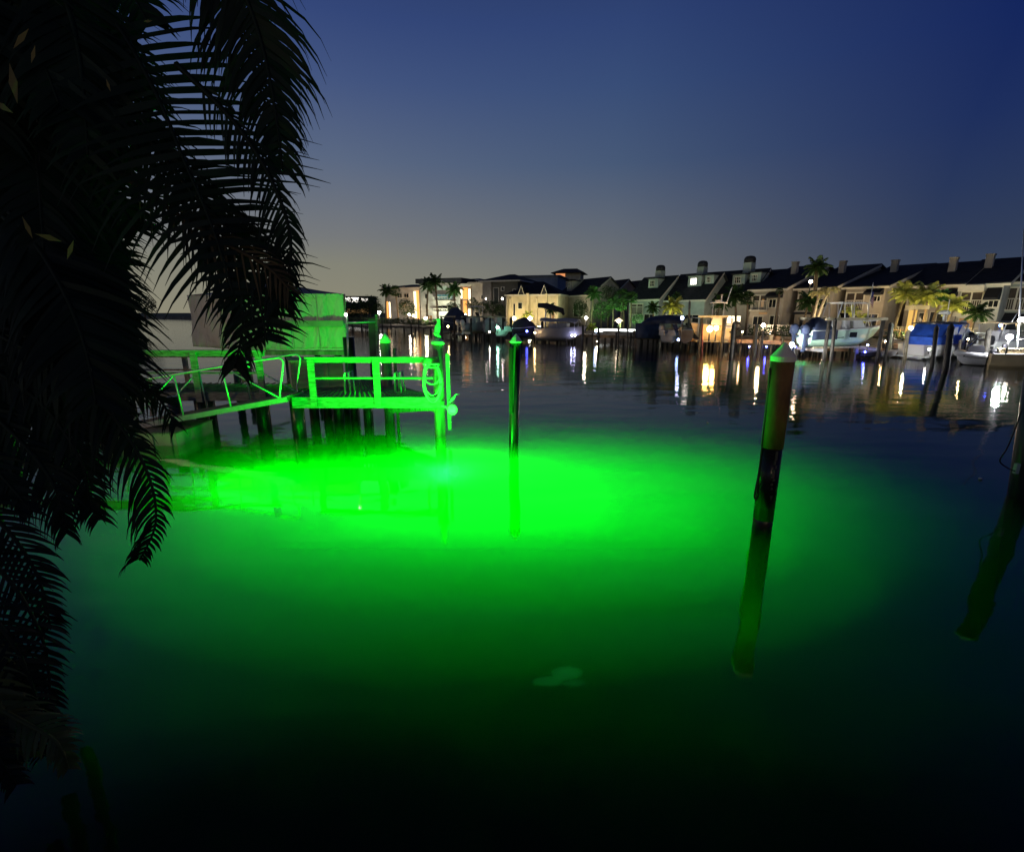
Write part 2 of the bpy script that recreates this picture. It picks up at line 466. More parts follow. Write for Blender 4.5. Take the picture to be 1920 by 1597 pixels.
# lamp pole, cross bar and hanging board behind the deck
lf = T('dock_light_frame', 'pipe frame behind the dock with a small white lamp on its left pole', 'pipe frame', XYZ(652, 15.6, 0))
Yl = 15.6
m = MB(); m.tube([XYZ(654, Yl, DZ), XYZ(650.5, Yl, zy(592, Yl))], 0.03, 8); lf.part('pole', m, alu)
m = MB(); m.tube([XYZ(649, Yl, zy(605.5, Yl)), XYZ(704, Yl, zy(603.5, Yl))], 0.03, 8); lf.part('cross_bar', m, alu)
m = MB(); m.bar(XYZ(709, Yl, DZ), XYZ(706, Yl, zy(589, Yl)), 0.07, 0.07); lf.part('pole', m, paint)
m = MB(); m.prism([XYZ(690, Yl + .25, zy(597, Yl)), XYZ(704, Yl + .25, zy(593, Yl)), XYZ(708, Yl + .25, DZ), XYZ(695, Yl + .25, DZ)], (0, .05, 0)); lf.part('board', m, mat('dark_board', (0.09, 0.10, 0.09), 0.6))
m = MB(); m.ball(XYZ(648.5, Yl, zy(590, Yl)), 0.05); lf.part('bulb', m, emat('cool_bulb_small', (1.0, .95, .8), 14))
# dark piling behind
dp = MB(); P = XYZ(663, 17.2, 0); dp.tube([P + Vector((0, 0, -3)), P + Vector((0, 0, zy(632, 17.2)))], 0.2, 12)
single('mooring_piling', dp, pile_m, 'black bare piling behind the pipe frame beside the canvas boathouse', 'piling', P)

# wooden storage box on the deck
A = XYZ(535, 14.0, DZ)
bx = T('storage_box', 'large tan wooden storage box on the dock behind the railing', 'storage box', (A.x + 1, 14.5, DZ))
tan = mat('tan_plywood', (0.50, 0.40, 0.28), 0.65, nscale=2, namt=0.18, bump=.2, stretch=(.6, 1, 6))
zt = zy(676, 14.0)
P0 = XYZ(549, 13.95, DZ); P1 = XYZ(646, 14.3, DZ); P2 = Vector((P0.x - .55, 15.0, DZ))
m = MB(); m.prism([P0, P1, P1 + (P2 - P0), P2], (0, 0, zt - DZ - .05)); bx.part('box_body', m, tan)
m = MB(); e = Vector((.04, -.03, 0))
m.prism([P0 + Vector((-.03, -.04, zt - DZ - .05)), P1 + Vector((.05, -.04, zt - DZ - .05)), P1 + (P2 - P0) + Vector((.05, .03, zt - DZ - .05)), P2 + Vector((-.05, .03, zt - DZ - .05))], (0, 0, .06)); bx.part('lid', m, tan)
for k in (0.02, .34, .66, .96):
    m = MB(); q = P0.lerp(P1, k); m.obox(q, (P1 - P0).normalized(), Vector((0, -1, 0)), (0, 0.0, .02), (.07, .02, zt - DZ - .08)); bx.part('batten', m, tan)

# hose coil on the corner piling
hm = mat('green_garden_hose', (0.45, 0.55, 0.40), 0.45, nscale=5, namt=.1)
m = MB(); hc = XYZ(811, YF - .25, zy(716, YF)); random.seed(3)
for k in range(9):
    rx = 0.235 - 0.012 * k * random.random(); rz = 0.50 - 0.028 * k * random.random() - (0.04 * k if k > 5 else 0)
    cx = random.uniform(-.012, .012); cz = 0.50 - rz + random.uniform(-.01, .01)
    pts = [hc + Vector((cx + rx * math.cos(t), -.015 * k + .012 * math.sin(3 * t + k), cz + rz * math.sin(t))) for t in [2 * math.pi * i / 28 for i in range(29)]]
    m.tube(pts, 0.014, 6)
single('hose', m, hm, 'coiled garden hose hanging on the rail at the dock corner', 'hose', hc)
m = MB(); m.box((hc.x - .02, hc.y - .1, hc.z + .40), (hc.x + .16, hc.y + .22, hc.z + .47)); m.tube([hc + Vector((-.08, -.1, .46)), hc + Vector((-.1, -.12, .54))], .012, 6); m.tube([hc + Vector((.2, -.1, .46)), hc + Vector((.21, -.12, .56))], .012, 6)
o = single('hose_hanger', m, mat('hanger_iron', (0.08, .08, .08), .5), 'small dark hanger carrying the hose coil at the dock corner', 'hanger', hc)

# wheel hanging off the corner
wc = XYZ(848, YF - .2, zy(765, YF))
wh = T('fender_wheel', 'round green-lit dock wheel fixed beyond the corner of the dock', 'wheel', wc)
m = MB(); pts = [wc + Vector((.10 * math.cos(t), 0, .115 * math.sin(t))) for t in [2 * math.pi * i / 20 for i in range(21)]]; m.tube(pts, .035, 10); wh.part('tyre', m, white)
m = MB(); m.tube([wc + Vector((0, -.03, 0)), wc + Vector((0, .03, 0))], .085, 14); m.tube([wc + Vector((0, -.045, 0)), wc + Vector((0, .045, 0))], .03, 10); wh.part('hub', m, alu)
m = MB(); m.bar(wc + Vector((0, .05, 0)), Vector((CP.x + .1, YF - .1, wc.z + .08)), .04, .05); wh.part('bracket', m, alu)

# bird builders: one skinned body each
def skin_body(name, verts, edges, radii, m, parent, loc):
    me = bpy.data.meshes.new(name); me.from_pydata([tuple(v) for v in verts], edges, [])
    o = bpy.data.objects.new(name, me); COL.objects.link(o); me.materials.append(m)
    sk = o.modifiers.new('skin', 'SKIN'); sk.use_smooth_shade = True
    for i, r in enumerate(radii):
        me.skin_vertices[0].data[i].radius = r if isinstance(r, tuple) else (r, r)
    me.skin_vertices[0].data[0].use_root = True
    sb = o.modifiers.new('sub', 'SUBSURF'); sb.levels = 2; sb.render_levels = 2
    o.parent = parent; o.location = loc
    return o
feather = mat('pale_grey_feathers', (0.45, 0.46, 0.47), 0.8, nscale=20, namt=.25, bump=.4)
bl = CP + Vector((0.0, 0, 2.64))
bd = T('heron', 'hunched night heron perched on top of the capped corner piling', 'bird', bl)
skin_body('body', [(0.02,0,.20),(-.01,0,.11),(0.09,0,.02),(0.03,0,.30),(0.05,0,.38),(0.065,0,.43),(0.055,-.01,.47),(0.02,-.03,.475),(0.0,-.035,.47),
                   (-.06,-.02,.17),(-.03,.02,.0),(0.12,0,-.02)],
          [(0,1),(1,2),(0,3),(3,4),(4,5),(5,6),(6,7),(7,8),(1,9),(2,11),(1,10)],
          [(.085,.085),(.075,.075),(.04,.035),(.085,.08),(.06,.055),(.045,.045),(.06,.055),(.032,.03),(.012,.012),(.045,.05),(.018,.018),(.03,.02)], feather, bd.o, (0, 0, 0))
m = MB(); m.tube([bl + Vector((.04,-.03,.475)), bl + Vector((-.03,-.05,.46)), bl + Vector((-.1,-.07,.42))], [.016, .013, .004], 8); bd.part('beak', m, mat('dark_beak', (.06,.06,.05), .4))
for s in (-.025, .035):
    m = MB(); m.tube([bl + Vector((s, 0, .10)), bl + Vector((s + .01, 0, -.02))], .01, 6)
    for a in (-.05, 0, .05): m.tube([bl + Vector((s + .01, 0, -.02)), bl + Vector((s + a, -.07, -.03))], .006, 5)
    bd.part('leg', m, MATS['dark_beak'])
b2l = wc + Vector((.02, -.02, .145))
b2 = T('egret', 'small slender egret standing on the wheel beyond the dock corner', 'bird', b2l)
skin_body('body', [(0,0,.14),(-.05,0,.10),(-.11,0,.04),(.04,0,.19),(.065,0,.235),(.085,0,.26),(.11,-.01,.268),(.13,-.015,.26)],
          [(0,1),(1,2),(0,3),(3,4),(4,5),(5,6),(6,7)],
          [(.045,.042),(.042,.036),(.014,.01),(.03,.028),(.018,.018),(.022,.02),(.018,.017),(.008,.008)], feather, b2.o, (0, 0, 0))
m = MB(); m.tube([b2l + Vector((.12,-.01,.262)), b2l + Vector((.20,-.02,.25))], [.008, .002], 6); b2.part('beak', m, MATS['dark_beak'])
for s in (-.02, .02):
    m = MB(); m.tube([b2l + Vector((s, 0, .11)), b2l + Vector((s + .015, 0, .05)), b2l + Vector((s, 0, 0))], .006, 6)
    for a in (-.03, 0, .03): m.tube([b2l + Vector((s, 0, 0)), b2l + Vector((s + a, -.035, 0))], .004, 5)
    b2.part('leg', m, MATS['dark_beak'])

# walkway leading left to the shore
YW = 13.3
wk = T('dock_walkway', 'long green-lit wooden walkway with railing running left from the dock to the shore', 'walkway', (-12, 14, 0))
x_l = -24.0
mb = MB(); plank_deck(mb, (Vector((x_l, YW, DZ)), Vector((x_l, 15.2, DZ))), (Vector((FL.x + .1, YW, DZ)), Vector((FL.x + .1, 15.2, DZ))), 90); wk.part('deck', mb, wood)
mb = MB(); mb.box((x_l, YW - .05, DZ - .24), (FL.x + .05, YW - .002, DZ - 0.0)); wk.part('fascia', mb, paint)
mb = MB(); mb.box((x_l, YW + .4, DZ - .24), (FL.x, YW + .46, DZ - .045)); mb.box((x_l, YW + 1.6, DZ - .24), (FL.x, YW + 1.66, DZ - .045)); wk.part('beam', mb, wood)
zr = zy(656, YW)
mb = MB(); mb.box((x_l, YW - .16, zr - .05), (XYZ(497, YW, zr).x, YW + .02, zr)); mb.box((x_l, YW - .085, zr - .17), (XYZ(497, YW, zr).x, YW - .052, zr - .05))
zm = zy(697, YW); mb.box((x_l, YW - .08, zm - .05), (XYZ(484, YW, zr).x, YW - .055, zm)); wk.part('railing', mb, paint)
for xp in (487, 366, 232, 92, -60):
    a = XYZ(xp, YW, zr); m = MB(); m.box((a.x - .085, YW - .15, DZ - .26), (a.x + .085, YW - .088, zr - .05)); wk.part('post', m, paint)
for (xp, Y, r) in ((497, 13.5, .19), (383, 13.6, .17), (335, 12.9, .14), (398, 15.0, .14), (250, 13.5, .17), (222, 13.5, .2), (110, 13.5, .17), (0, 13.5, .17)):
    m, P = piling_mb(xp, 0, Y, r, DZ - .05); wk.part('piling', m, pile_m)
# back rail of the walkway
mb = MB(); Yb = 15.1; zb = zy(663, Yb)
mb.box((x_l, Yb, zb - .12), (XYZ(478, Yb, zb).x, Yb + .06, zb)); mb.box((x_l, Yb, zy(692, Yb) - .05), (XYZ(440, Yb, zb).x, Yb + .05, zy(692, Yb)))
for xp in (340, 448, 200, 60): a = XYZ(xp, Yb, zb); mb.box((a.x - .06, Yb + .06, DZ), (a.x + .06, Yb + .16, zb))
wk.part('back_railing', mb, wood)

# aluminium gangway down to the float
YG = 12.2
gw = T('gangway', 'aluminium gangway with tube handrail sloping down from the dock to the float', 'gangway', XYZ(400, YG, 0.4))
def G(x, y, Y=YG): return at(x, y, Y)
def near_edge(x): return 800 + (x - 265) * (749 - 800) / (538 - 265)
A = G(238, 803); B = G(538, 748.5)
back = Vector((0, 1.0, 0))
m = MB(); m.bar(A, B, .05, .13); m.bar(A + back, B + back, .05, .13); gw.part('stringer', m, alu)
m = MB()
n = 44
for i in range(n):
    p = A.lerp(B, i / n) + Vector((0, .03, .05)); q = A.lerp(B, (i + .86) / n) + Vector((0, .03, .05))
    m.prism([p, q, q + Vector((0, .94, 0)), p + Vector((0, .94, 0))], (0, 0, .025))
gw.part('tread', m, wood)
def curve(pts, k=6):
    outp = []
    P = [pts[0]] + pts + [pts[-1]]
    for i in range(1, len(P) - 2):
        for j in range(k):
            t = j / k
            outp.append(0.5 * ((2 * P[i]) + (-P[i-1] + P[i+1]) * t + (2*P[i-1] - 5*P[i] + 4*P[i+1] - P[i+2]) * t*t + (-P[i-1] + 3*P[i] - 3*P[i+1] + P[i+2]) * t**3))
    outp.append(pts[-1]); return outp
for dy in (0.0, 1.0):
    ty = -dy * 0.0
    off = Vector((0, dy, 0))
    pts = [G(242, 790), G(222, 765), G(204, 735), G(203, 726), G(212, 720.5), G(262, 713), G(325, 702.5), G(412, 687.5), G(470, 678), G(515, 671.5), G(524, 671.5), G(530.5, 678), G(530, 690), G(525, 735), G(526, 748)]
    m = MB(); m.tube([p + off for p in curve(pts, 4)], .024, 8); gw.part('handrail', m, alu)
    for (a, b) in (((326, 703), (345, 783)), ((415, 688), (434, 767)), ((326, 703), (247, 792)), ((437, 699), (524, 746)), ((415, 689), (429, 697))):
        m = MB(); m.tube([G(*a) + off, G(*b) + off], .02, 8); gw.part('brace', m, alu)
m = MB(); m.bar(G(280, 704, YG + 1.1), G(286, 780, YG + 1.1), .09, .06); gw.part('post', m, paint)

# floating platform
fp = W(333, 836, 0)
fl = T('floating_platform', 'small boxy floating platform under the foot of the gangway', 'float', (fp.x - .8, fp.y + .6, 0))
zt = zy(813, fp.y)
fx0 = XYZ(190, fp.y, 0).x
m = MB(); m.box((fx0, fp.y, -.25), (fp.x, fp.y + 1.5, zt)); fl.part('float_body', m, mat('pale_float_plastic', (0.55, 0.52, 0.38), 0.6, nscale=2, namt=.2))
m = MB(); m.box((fx0 - .02, fp.y - .02, zt), (fp.x + .02, fp.y + 1.52, zt + .03)); fl.part('float_deck', m, wood)
for k in range(4): m = MB(); xx = fx0 + (fp.x - fx0) * (k + .9) / 4.2; m.box((xx, fp.y - .015, -.2), (xx + .03, fp.y, zt - .02)); fl.part('strap', m, paint)

# canvas boathouse
YC = 18.5
cv = T('canvas_boathouse', 'boat lift enclosed in pale canvas curtains behind the dock', 'boathouse', XYZ(545, YC + 1, 0))
canvas = mat('pale_canvas', (0.78, 0.72, 0.60), 0.6, nscale=1.6, namt=.08, bump=1.0, stretch=(1.6, 1.6, .7))
[setattr(x.inputs['Distance'], 'default_value', .12) for x in canvas.node_tree.nodes if x.type == 'BUMP']
[setattr(x.inputs['Distortion'], 'default_value', 1.6) for x in canvas.node_tree.nodes if x.type == 'TEX_NOISE']
canvas2 = mat('canvas_hem_band', (0.50, 0.46, 0.38), 0.6, nscale=1.6, namt=.2)
ztop = zy(551, YC); zbot = zy(655, YC)
xl = XYZ(442, YC, 2).x; xr = XYZ(647, YC, 3).x
def cloth(x0, y0, x1, y1, z0, z1, n=60, mm=16, seed=1):
    random.seed(seed)
    rows = []
    d = Vector((x1 - x0, y1 - y0, 0)); L = d.length; d.normalize(); nn = Vector((d.y, -d.x, 0))
    ph = [random.uniform(0, 6.28) for _ in range(8)]
    for j in range(mm + 1):
        v = j / mm; row = []
        for i in range(n + 1):
            u = i / n
            w = .06 * math.sin(9 * u + 4 * v + ph[0]) * math.sin(3 * v + ph[1]) + .04 * math.sin(34 * u + 5 * (v * v) + ph[2]) * (1 - v) + .02 * math.sin(60 * u - 9 * v + ph[3]) * math.sin(7 * u + ph[4])
            w += .08 * math.exp(-((u - .72 - .12 * v) / .02) ** 2) - .06 * math.exp(-((u - .80 - .14 * v) / .018) ** 2)
            row.append(Vector((x0, y0, z0 + (z1 - z0) * v)) + d * (L * u) + nn * w)
        rows.append(row)
    m = MB(); m.strip(rows); return m
c = cv.part('curtain', cloth(xl, YC, xr, YC, zbot, ztop), canvas)
c.modifiers.new('thick', 'SOLIDIFY').thickness = .01
c = cv.part('curtain', cloth(xl - 2.6, YC + 1.6, xl - .02, YC + .02, zbot, ztop, seed=4), canvas); c.modifiers.new('thick', 'SOLIDIFY').thickness = .01
c = cv.part('curtain', cloth(xr, YC + .02, XYZ(640, YC + 4, 3).x, YC + 4, zbot, ztop, seed=5), canvas); c.modifiers.new('thick', 'SOLIDIFY').thickness = .01
m = MB(); ap = XYZ(522, YC + 2.2, zy(529, YC + 2.2))
rm_ = []
edge = [Vector((xl - 2.65, YC + 1.6, ztop)), Vector((xl, YC - .02, ztop)), Vector((xr + .02, YC - .02, ztop)), Vector((XYZ(641, YC + 4, 3).x, YC + 4, ztop)), Vector((xl - 1.6, YC + 5.5, ztop)), Vector((xl - 2.65, YC + 1.6, ztop))]
rows = []
for k in range(7):
    t = k / 6; s = t ** 1.35
    rows.append([e.lerp(ap, t) - Vector((0, 0, .05 * math.sin(math.pi * t) * (1 - .4 * t))) for e in edge])
m.strip(rows, False); cv.part('roof', m, mat('grey_canvas_roof', (.16, .17, .19), .7, namt=.1))
m = MB(); m.box((xl, YC - .035, ztop - .14), (xr + .02, YC - .022, ztop)); m.box((xl, YC - .03, zbot - .02), (xr, YC - .02, zbot + .05)); cv.part('valance', m, canvas)
zb1 = zy(612, YC); zb2 = zy(601, YC)
m = MB(); m.box((XYZ(515, YC, 3).x, YC - .24, zb1), (xr, YC - .225, zb2)); cv.part('hem_band', m, canvas2)
for xq in (552, 600): m = MB(); xx = XYZ(xq, YC, 3).x; m.box((xx, YC - .25, zbot + .02), (xx + .025, YC - .24, ztop - .05)); cv.part('seam', m, canvas2)
m = MB(); m.tube([XYZ(526, YC - .3, zy(598, YC)), XYZ(527, YC - .3, zy(627, YC))], .02, 6); cv.part('strap', m, black)
m = MB(); m.box((xl, YC - .06, zbot - .22), (xr + .1, YC + .2, zbot - .05)); m.box((xl - .0, YC - .12, zbot - .24), (xl + .15, YC + 5, zbot - .12)); cv.part('beam', m, MATS['treated_piling_wood'])
for (xp, YY) in ((548, YC + .3), (450, YC + .3), (640, YC + .3), (600, YC + 4), (470, YC + 4)):
    m, P = piling_mb(xp, 0, YY, .14, zbot - .1); cv.part('piling', m, pile_m)
fo = Vector(((P0.x + P1.x) / 2, 15.35, DZ))  # added green lamp hidden behind the box, put in to light the canvas
fg = T('floodlight', 'added unseen green fill lamp on the dock behind the storage box, lighting the canvas', 'floodlight', fo)
m = MB(); m.box(fo + Vector((-.12, 0, .10)), fo + Vector((.12, .06, .26))); fg.part('housing', m, black)
m = MB(); m.box(fo + Vector((-.03, .0, 0)), fo + Vector((.03, .05, .10))); fg.part('bracket', m, black)
m = MB(); m.box(fo + Vector((-.10, .061, .12)), fo + Vector((.10, .066, .24))); fg.part('lens', m, emat('green_lens', (0, 1, .02), 6))
ld = bpy.data.lights.new('added_green_flood', 'SPOT'); ld.energy = 300; ld.color = (0.0, 1.0, 0.018); ld.shadow_soft_size = 0.08; ld.spot_size = R(150); ld.spot_blend = .8
lo = bpy.data.objects.new('added_green_flood', ld); COL.objects.link(lo); lo.parent = fg.o; lo.location = (-.6, .12, .18); lo.rotation_euler = (R(118), 0, 0)
# warm lamp on the shore at the left
def globe_lamp(name, label, x, y, Y, col, strength, r, zbase, post=True, cat='lamp', group=None, key=None):
    P = XYZ(x, Y, zy(y, Y))
    t = T(name, label, cat, (P.x, P.y, zbase), group=group)
    m = MB(); m.ball(P, r, 8, 6); t.part('bulb', m, emat(key or ('glow_%d_%d_%d_%d' % (col[0]*99, col[1]*99, col[2]*99, strength)), col, strength))
    if post:
        m = MB(); m.tube([(P.x, P.y, zbase), (P.x, P.y, P.z - r * .9)], max(.03, r * .3), 6); t.part('post', m, mat('dark_post_metal', (.07, .07, .07), .5))
    return t

# free mooring pilings
p3 = T('mooring_piling', 'dark mooring piling with pale green-lit pyramid cap standing alone in open water', 'piling', XYZ(964, 12.0, 0), group='cone-capped pilings')
Y3 = W(963, 830, 0).y; P = XYZ(963, Y3, 0); zt = zy(640, Y3)
tilt = XYZ(967.5, Y3, zt).x - P.x
m = MB(); m.tube([P + Vector((-tilt, 0, -2.6)), P, P + Vector((tilt, 0, zt))], 0.125, 14); p3.part('pole', m, pile_m)
m = MB(); m.lathe(P + Vector((tilt, 0, zt)), [(0.15, -0.03), (0.155, 0.0), (0.08, 0.10), (0.01, 0.18)], 8, smooth=False); p3.part('cap', m, white)
m = MB(); m.bar(P + Vector((-.04, -.13, .85)), P + Vector((tilt - .03, -.13, zt - .1)), .05, .03); p3.part('slat', m, black)
m = MB(); m.box((P.x - .11, P.y - .16, .80), (P.x - .03, P.y - .12, zt - .15)); p3.part('strap', m, pile_m)
# big leaning piling at the right
B = W(1429, 986, 0)
zt = zy(668, B.y); tp = XYZ(1469, B.y, zt); zb = zy(835, B.y)
ax = (tp - B)
r4 = 0.142
p4 = T('mooring_piling', 'large near mooring piling with pale cone cap, brown wrap and black lower band', 'piling', B, group='cone-capped pilings')
m = MB(); m.tube([B - ax * 1.2, B - ax * .0, B + ax * .1], r4, 24); p4.part('pole', m, pile_m)
brown = mat('brown_piling_wrap', (0.17, 0.095, 0.03), 0.7, nscale=5, namt=.35, bump=.6, stretch=(1, 1, .4))
fr = (zb - 0) / zt
m = MB(); m.tube([B + ax * fr * .98, B + ax * .99], [r4 + .012, r4 + .016], 28); p4.part('upper_wrap', m, brown)
m = MB(); m.tube([B + ax * .05, B + ax * fr], [r4 + .004, r4 + .005], 28); p4.part('lower_band', m, mat('black_piling_wrap', (.012, .012, .012), .25, nscale=5, namt=.3, bump=.5))
m = MB(); m.lathe(tp, [(r4 + .022, -0.07), (r4 + .026, 0.0), (r4 * .5 + .012, .105), (.012, .20)], 28, smooth=False); p4.part('cap', m, mat('grey_plastic_cap', (.62, .60, .56), .6, namt=.06))
m = MB()
random.seed(11)
yy = .40
for k in range(9):   # worn scuffs left on the band
    c = B + ax * (fr * (.93 - k * .052)) + Vector((.006 + random.uniform(-.02, .02), -r4 - .006, 0)); w = random.uniform(.012, .03); h = random.uniform(.015, .04)
    m = MB(); m.box((c.x - w, c.y - .004, c.z - h), (c.x + w * .6, c.y + .003, c.z + h)); p4.part('scuff_mark', m, mat('scuffed_grey', (.075, .075, .07), .7, namt=.3, nscale=30))
m = MB(); c = B + ax * .2; m.add([c + Vector((-.025, -r4 - .006, .03)), c + Vector((.025, -r4 - .006, .03)), c + Vector((0, -r4 - .008, -.04))], [(0, 1, 2)])
p4.part('scuff_mark', m, mat('scuffed_grey', (.075, .075, .07), .7, namt=.3, nscale=30))
m = MB(); pts = [XYZ(1444, B.y, zy(690, B.y)), XYZ(1441, B.y, zy(740, B.y)), XYZ(1433, B.y, zy(800, B.y)), XYZ(1424, B.y, zy(880, B.y)), XYZ(1416, B.y, zy(922, B.y)), XYZ(1415, B.y, zy(932, B.y)), XYZ(1419, B.y, zy(934, B.y)), XYZ(1423, B.y, zy(895, B.y))]
m.tube(curve(pts, 4), [.022] * 6 + [.012] * 30 if False else .014, 6); single('cable', m, black, 'black cable hanging in a loop down the left side of the near piling', 'cable', B)
m = MB(); c = XYZ(1450, B.y - .02, zy(951, B.y)); m.tube([c + Vector((-.02 + .025 * math.cos(t), 0, .035 * math.sin(t))) for t in [math.pi * 2 * i / 12 for i in range(13)]], .007, 6)
p4.part('ring', m, black)

# right edge piling with rope and white block
B = W(1912, 932, 0); zt = 3.0; tp = XYZ(1958, B.y, zt)
p5 = T('mooring_piling', 'dark mooring piling cut off by the right edge of the view, with a rope loop', 'piling', B)
ax = tp - B; ax = Vector((ax.x, 0, zt))
m = MB(); m.tube([B - ax * .9, B + ax], .17, 20); m.tube([B - ax * .8 + Vector((.36, .3, 0)), B + ax * .96 + Vector((.36, .3, 0))], .17, 16); p5.part('pole', m, pile_m)
m = MB(); m.lathe(B + ax, [(.18, -.05), (.18, 0), (.09, .09), (.01, .15)], 18); p5.part('cap', m, white)
m = MB(); c = XYZ(1907, B.y - .19, zy(872, B.y)); m.box((c.x - .04, c.y - .03, c.z - .09), (c.x + .02, c.y + .03, c.z + .09)); p5.part('cleat', m, MATS['pale_float_plastic'])
pts = [XYZ(1916, B.y - .15, zy(765, B.y)), XYZ(1903, B.y - .2, zy(800, B.y)), XYZ(1888, B.y - .2, zy(835, B.y)), XYZ(1876, B.y - .2, zy(853, B.y)), XYZ(1877, B.y - .2, zy(862, B.y)), XYZ(1892, B.y - .2, zy(872, B.y)), XYZ(1905, B.y - .2, zy(877, B.y))]
m = MB(); m.tube(curve(pts, 5), .011, 6); single('rope', m, black, 'black mooring rope looping off the piling at the right edge', 'rope', B)

glow_patch_m = leafmat('pale_glow_patch', (.8, .85, .8), (.5, .6, .5), .4, .6)
_b = glow_patch_m.node_tree.nodes['Principled BSDF']; _b.inputs['Emission Color'].default_value = (.25, 1, .4, 1); _b.inputs['Emission Strength'].default_value = .35
# unidentified pale patch in the water, its glow added by emission; two floating specks
c = W(1052, 1268, -.16)
jm = bpy.data.materials.new('soft_glow_volume'); jm.use_nodes = True
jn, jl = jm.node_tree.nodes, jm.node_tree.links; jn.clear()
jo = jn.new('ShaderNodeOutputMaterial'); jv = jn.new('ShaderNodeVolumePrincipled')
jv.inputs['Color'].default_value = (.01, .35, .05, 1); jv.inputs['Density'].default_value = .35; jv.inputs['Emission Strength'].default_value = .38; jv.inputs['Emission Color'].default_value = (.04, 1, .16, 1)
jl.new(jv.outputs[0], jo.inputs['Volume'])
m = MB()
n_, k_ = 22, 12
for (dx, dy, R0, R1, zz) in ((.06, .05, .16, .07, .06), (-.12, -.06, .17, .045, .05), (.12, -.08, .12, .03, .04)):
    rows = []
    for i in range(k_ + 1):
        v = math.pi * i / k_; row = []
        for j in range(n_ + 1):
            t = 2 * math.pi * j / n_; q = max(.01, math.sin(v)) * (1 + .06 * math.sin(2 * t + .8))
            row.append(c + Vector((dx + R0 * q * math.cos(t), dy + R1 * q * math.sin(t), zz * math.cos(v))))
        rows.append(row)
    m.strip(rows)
single('glow_patch', m, jm, 'unidentified pale patch with added glow just under the green water in the foreground', 'glow_patch', c)
for (x, y, lab) in ((1838, 899, 'tiny white float on the dark water left of the right edge piling'), (1327, 793, 'tiny white float on open water left of the near piling')):
    c = W(x, y, 0); m = MB(); m.ball(c + Vector((0, 0, .02)), .035, 8, 6, .7); single('float', m, emat('catching_light_white', (1, .95, 1), 1.0) if False else white, lab, 'float', c)

# two warm lamps on the near shore, outside the view
def shore_lamp(label, loc, aim, watts, size):
    loc = Vector(loc)
    hl = T('porch_lamp', label, 'porch lamp', (loc.x, loc.y, 1.6))
    m = MB(); m.tube([(loc.x, loc.y, 1.6), (loc.x, loc.y, loc.z)], .04, 8); hl.part('post', m, black)
    m = MB(); m.lathe((loc.x, loc.y, loc.z + .02), [(.02, .30), (.22, .16), (.24, .12), (.02, .13)], 14); hl.part('shade', m, black)
    m = MB(); m.ball(loc + Vector((0, 0, .06)), .05); hl.part('bulb', m, emat('porch_bulb', (1, .62, .25), 12))
    ld = bpy.data.lights.new('porch_light', 'SPOT'); ld.energy = watts; ld.color = (1.0, 0.66, 0.32); ld.shadow_soft_size = .08; ld.spot_size = R(size); ld.spot_blend = .6
    lo = bpy.data.objects.new('porch_light', ld); COL.objects.link(lo); lo.parent = hl.o; lo.location = (0, 0.0, loc.z - 1.68)
    lo.rotation_euler = (Vector(aim) - loc).to_track_quat('-Z', 'Y').to_euler()
shore_lamp('warm porch lamp on a post behind the photographer, on the right', (4.5, -3.0, 4.4), (3.4, 6.2, 1.3), 700, 38)
shore_lamp('warm porch lamp on a post far along the left shore', (-19.0, 3.5, 4.6), (-7.5, 14.5, 1.8), 2000, 70)
# ------------------------------------------------------------------ far bank
bank = [Vector((-420, 420, 0)), Vector((-75, 170, 0)), Vector((-36, 118, 0)), Vector((-11, 84, 0)), Vector((5, 64, 0)), Vector((26, 43.5, 0)), Vector((40, 35.5, 0)), Vector((75, 26, 0)), Vector((260, -2, 0))]
GZ = 1.0
mb = MB()
for a, b in zip(bank[:-1], bank[1:]):
    d = (b - a).normalized(); n = Vector((d.y, -d.x, 0))
    mb.prism([a + Vector((0, 0, -3)), b + Vector((0, 0, -3)), b + Vector((0, 0, GZ)), a + Vector((0, 0, GZ))], Vector((-d.y, d.x, 0)) * .35)
    mb.prism([a + n * .08 + Vector((0, 0, GZ)), b + n * .08 + Vector((0, 0, GZ)), b - n * .45 + Vector((0, 0, GZ)), a - n * .45 + Vector((0, 0, GZ))], (0, 0, .12))
struct('seawall', mb, mat('concrete_seawall', (.22, .20, .17), .85, nscale=.6, namt=.3, bump=.3))
mb = MB()
vs = [b + Vector((0, 0, GZ - .02)) for b in bank]
far_ = [Vector((-900, 1200, GZ - .02))] + [Vector((b.x * 1.2 + 60, 1200, GZ - .02)) for b in bank[1:-1]] + [Vector((900, 1200, GZ - .02))]
mb.strip([vs, far_], False)
struct('ground', mb, mat('dark_lawn', (.05, .07, .03), .9, nscale=.4, namt=.3))
# near bank, where the photographer and the palms stand
mb = MB(); mb.prism([(-30, 5.6, -.4), (-7, 3.0, -.4), (-3.6, .95, -.4), (12, .85, -.4), (12, -3, -.4), (-30, -3, -.4)], (0, 0, 2.0))
struct('shore_ground', mb, mat('shore_soil', (.05, .045, .03), .95, nscale=2))

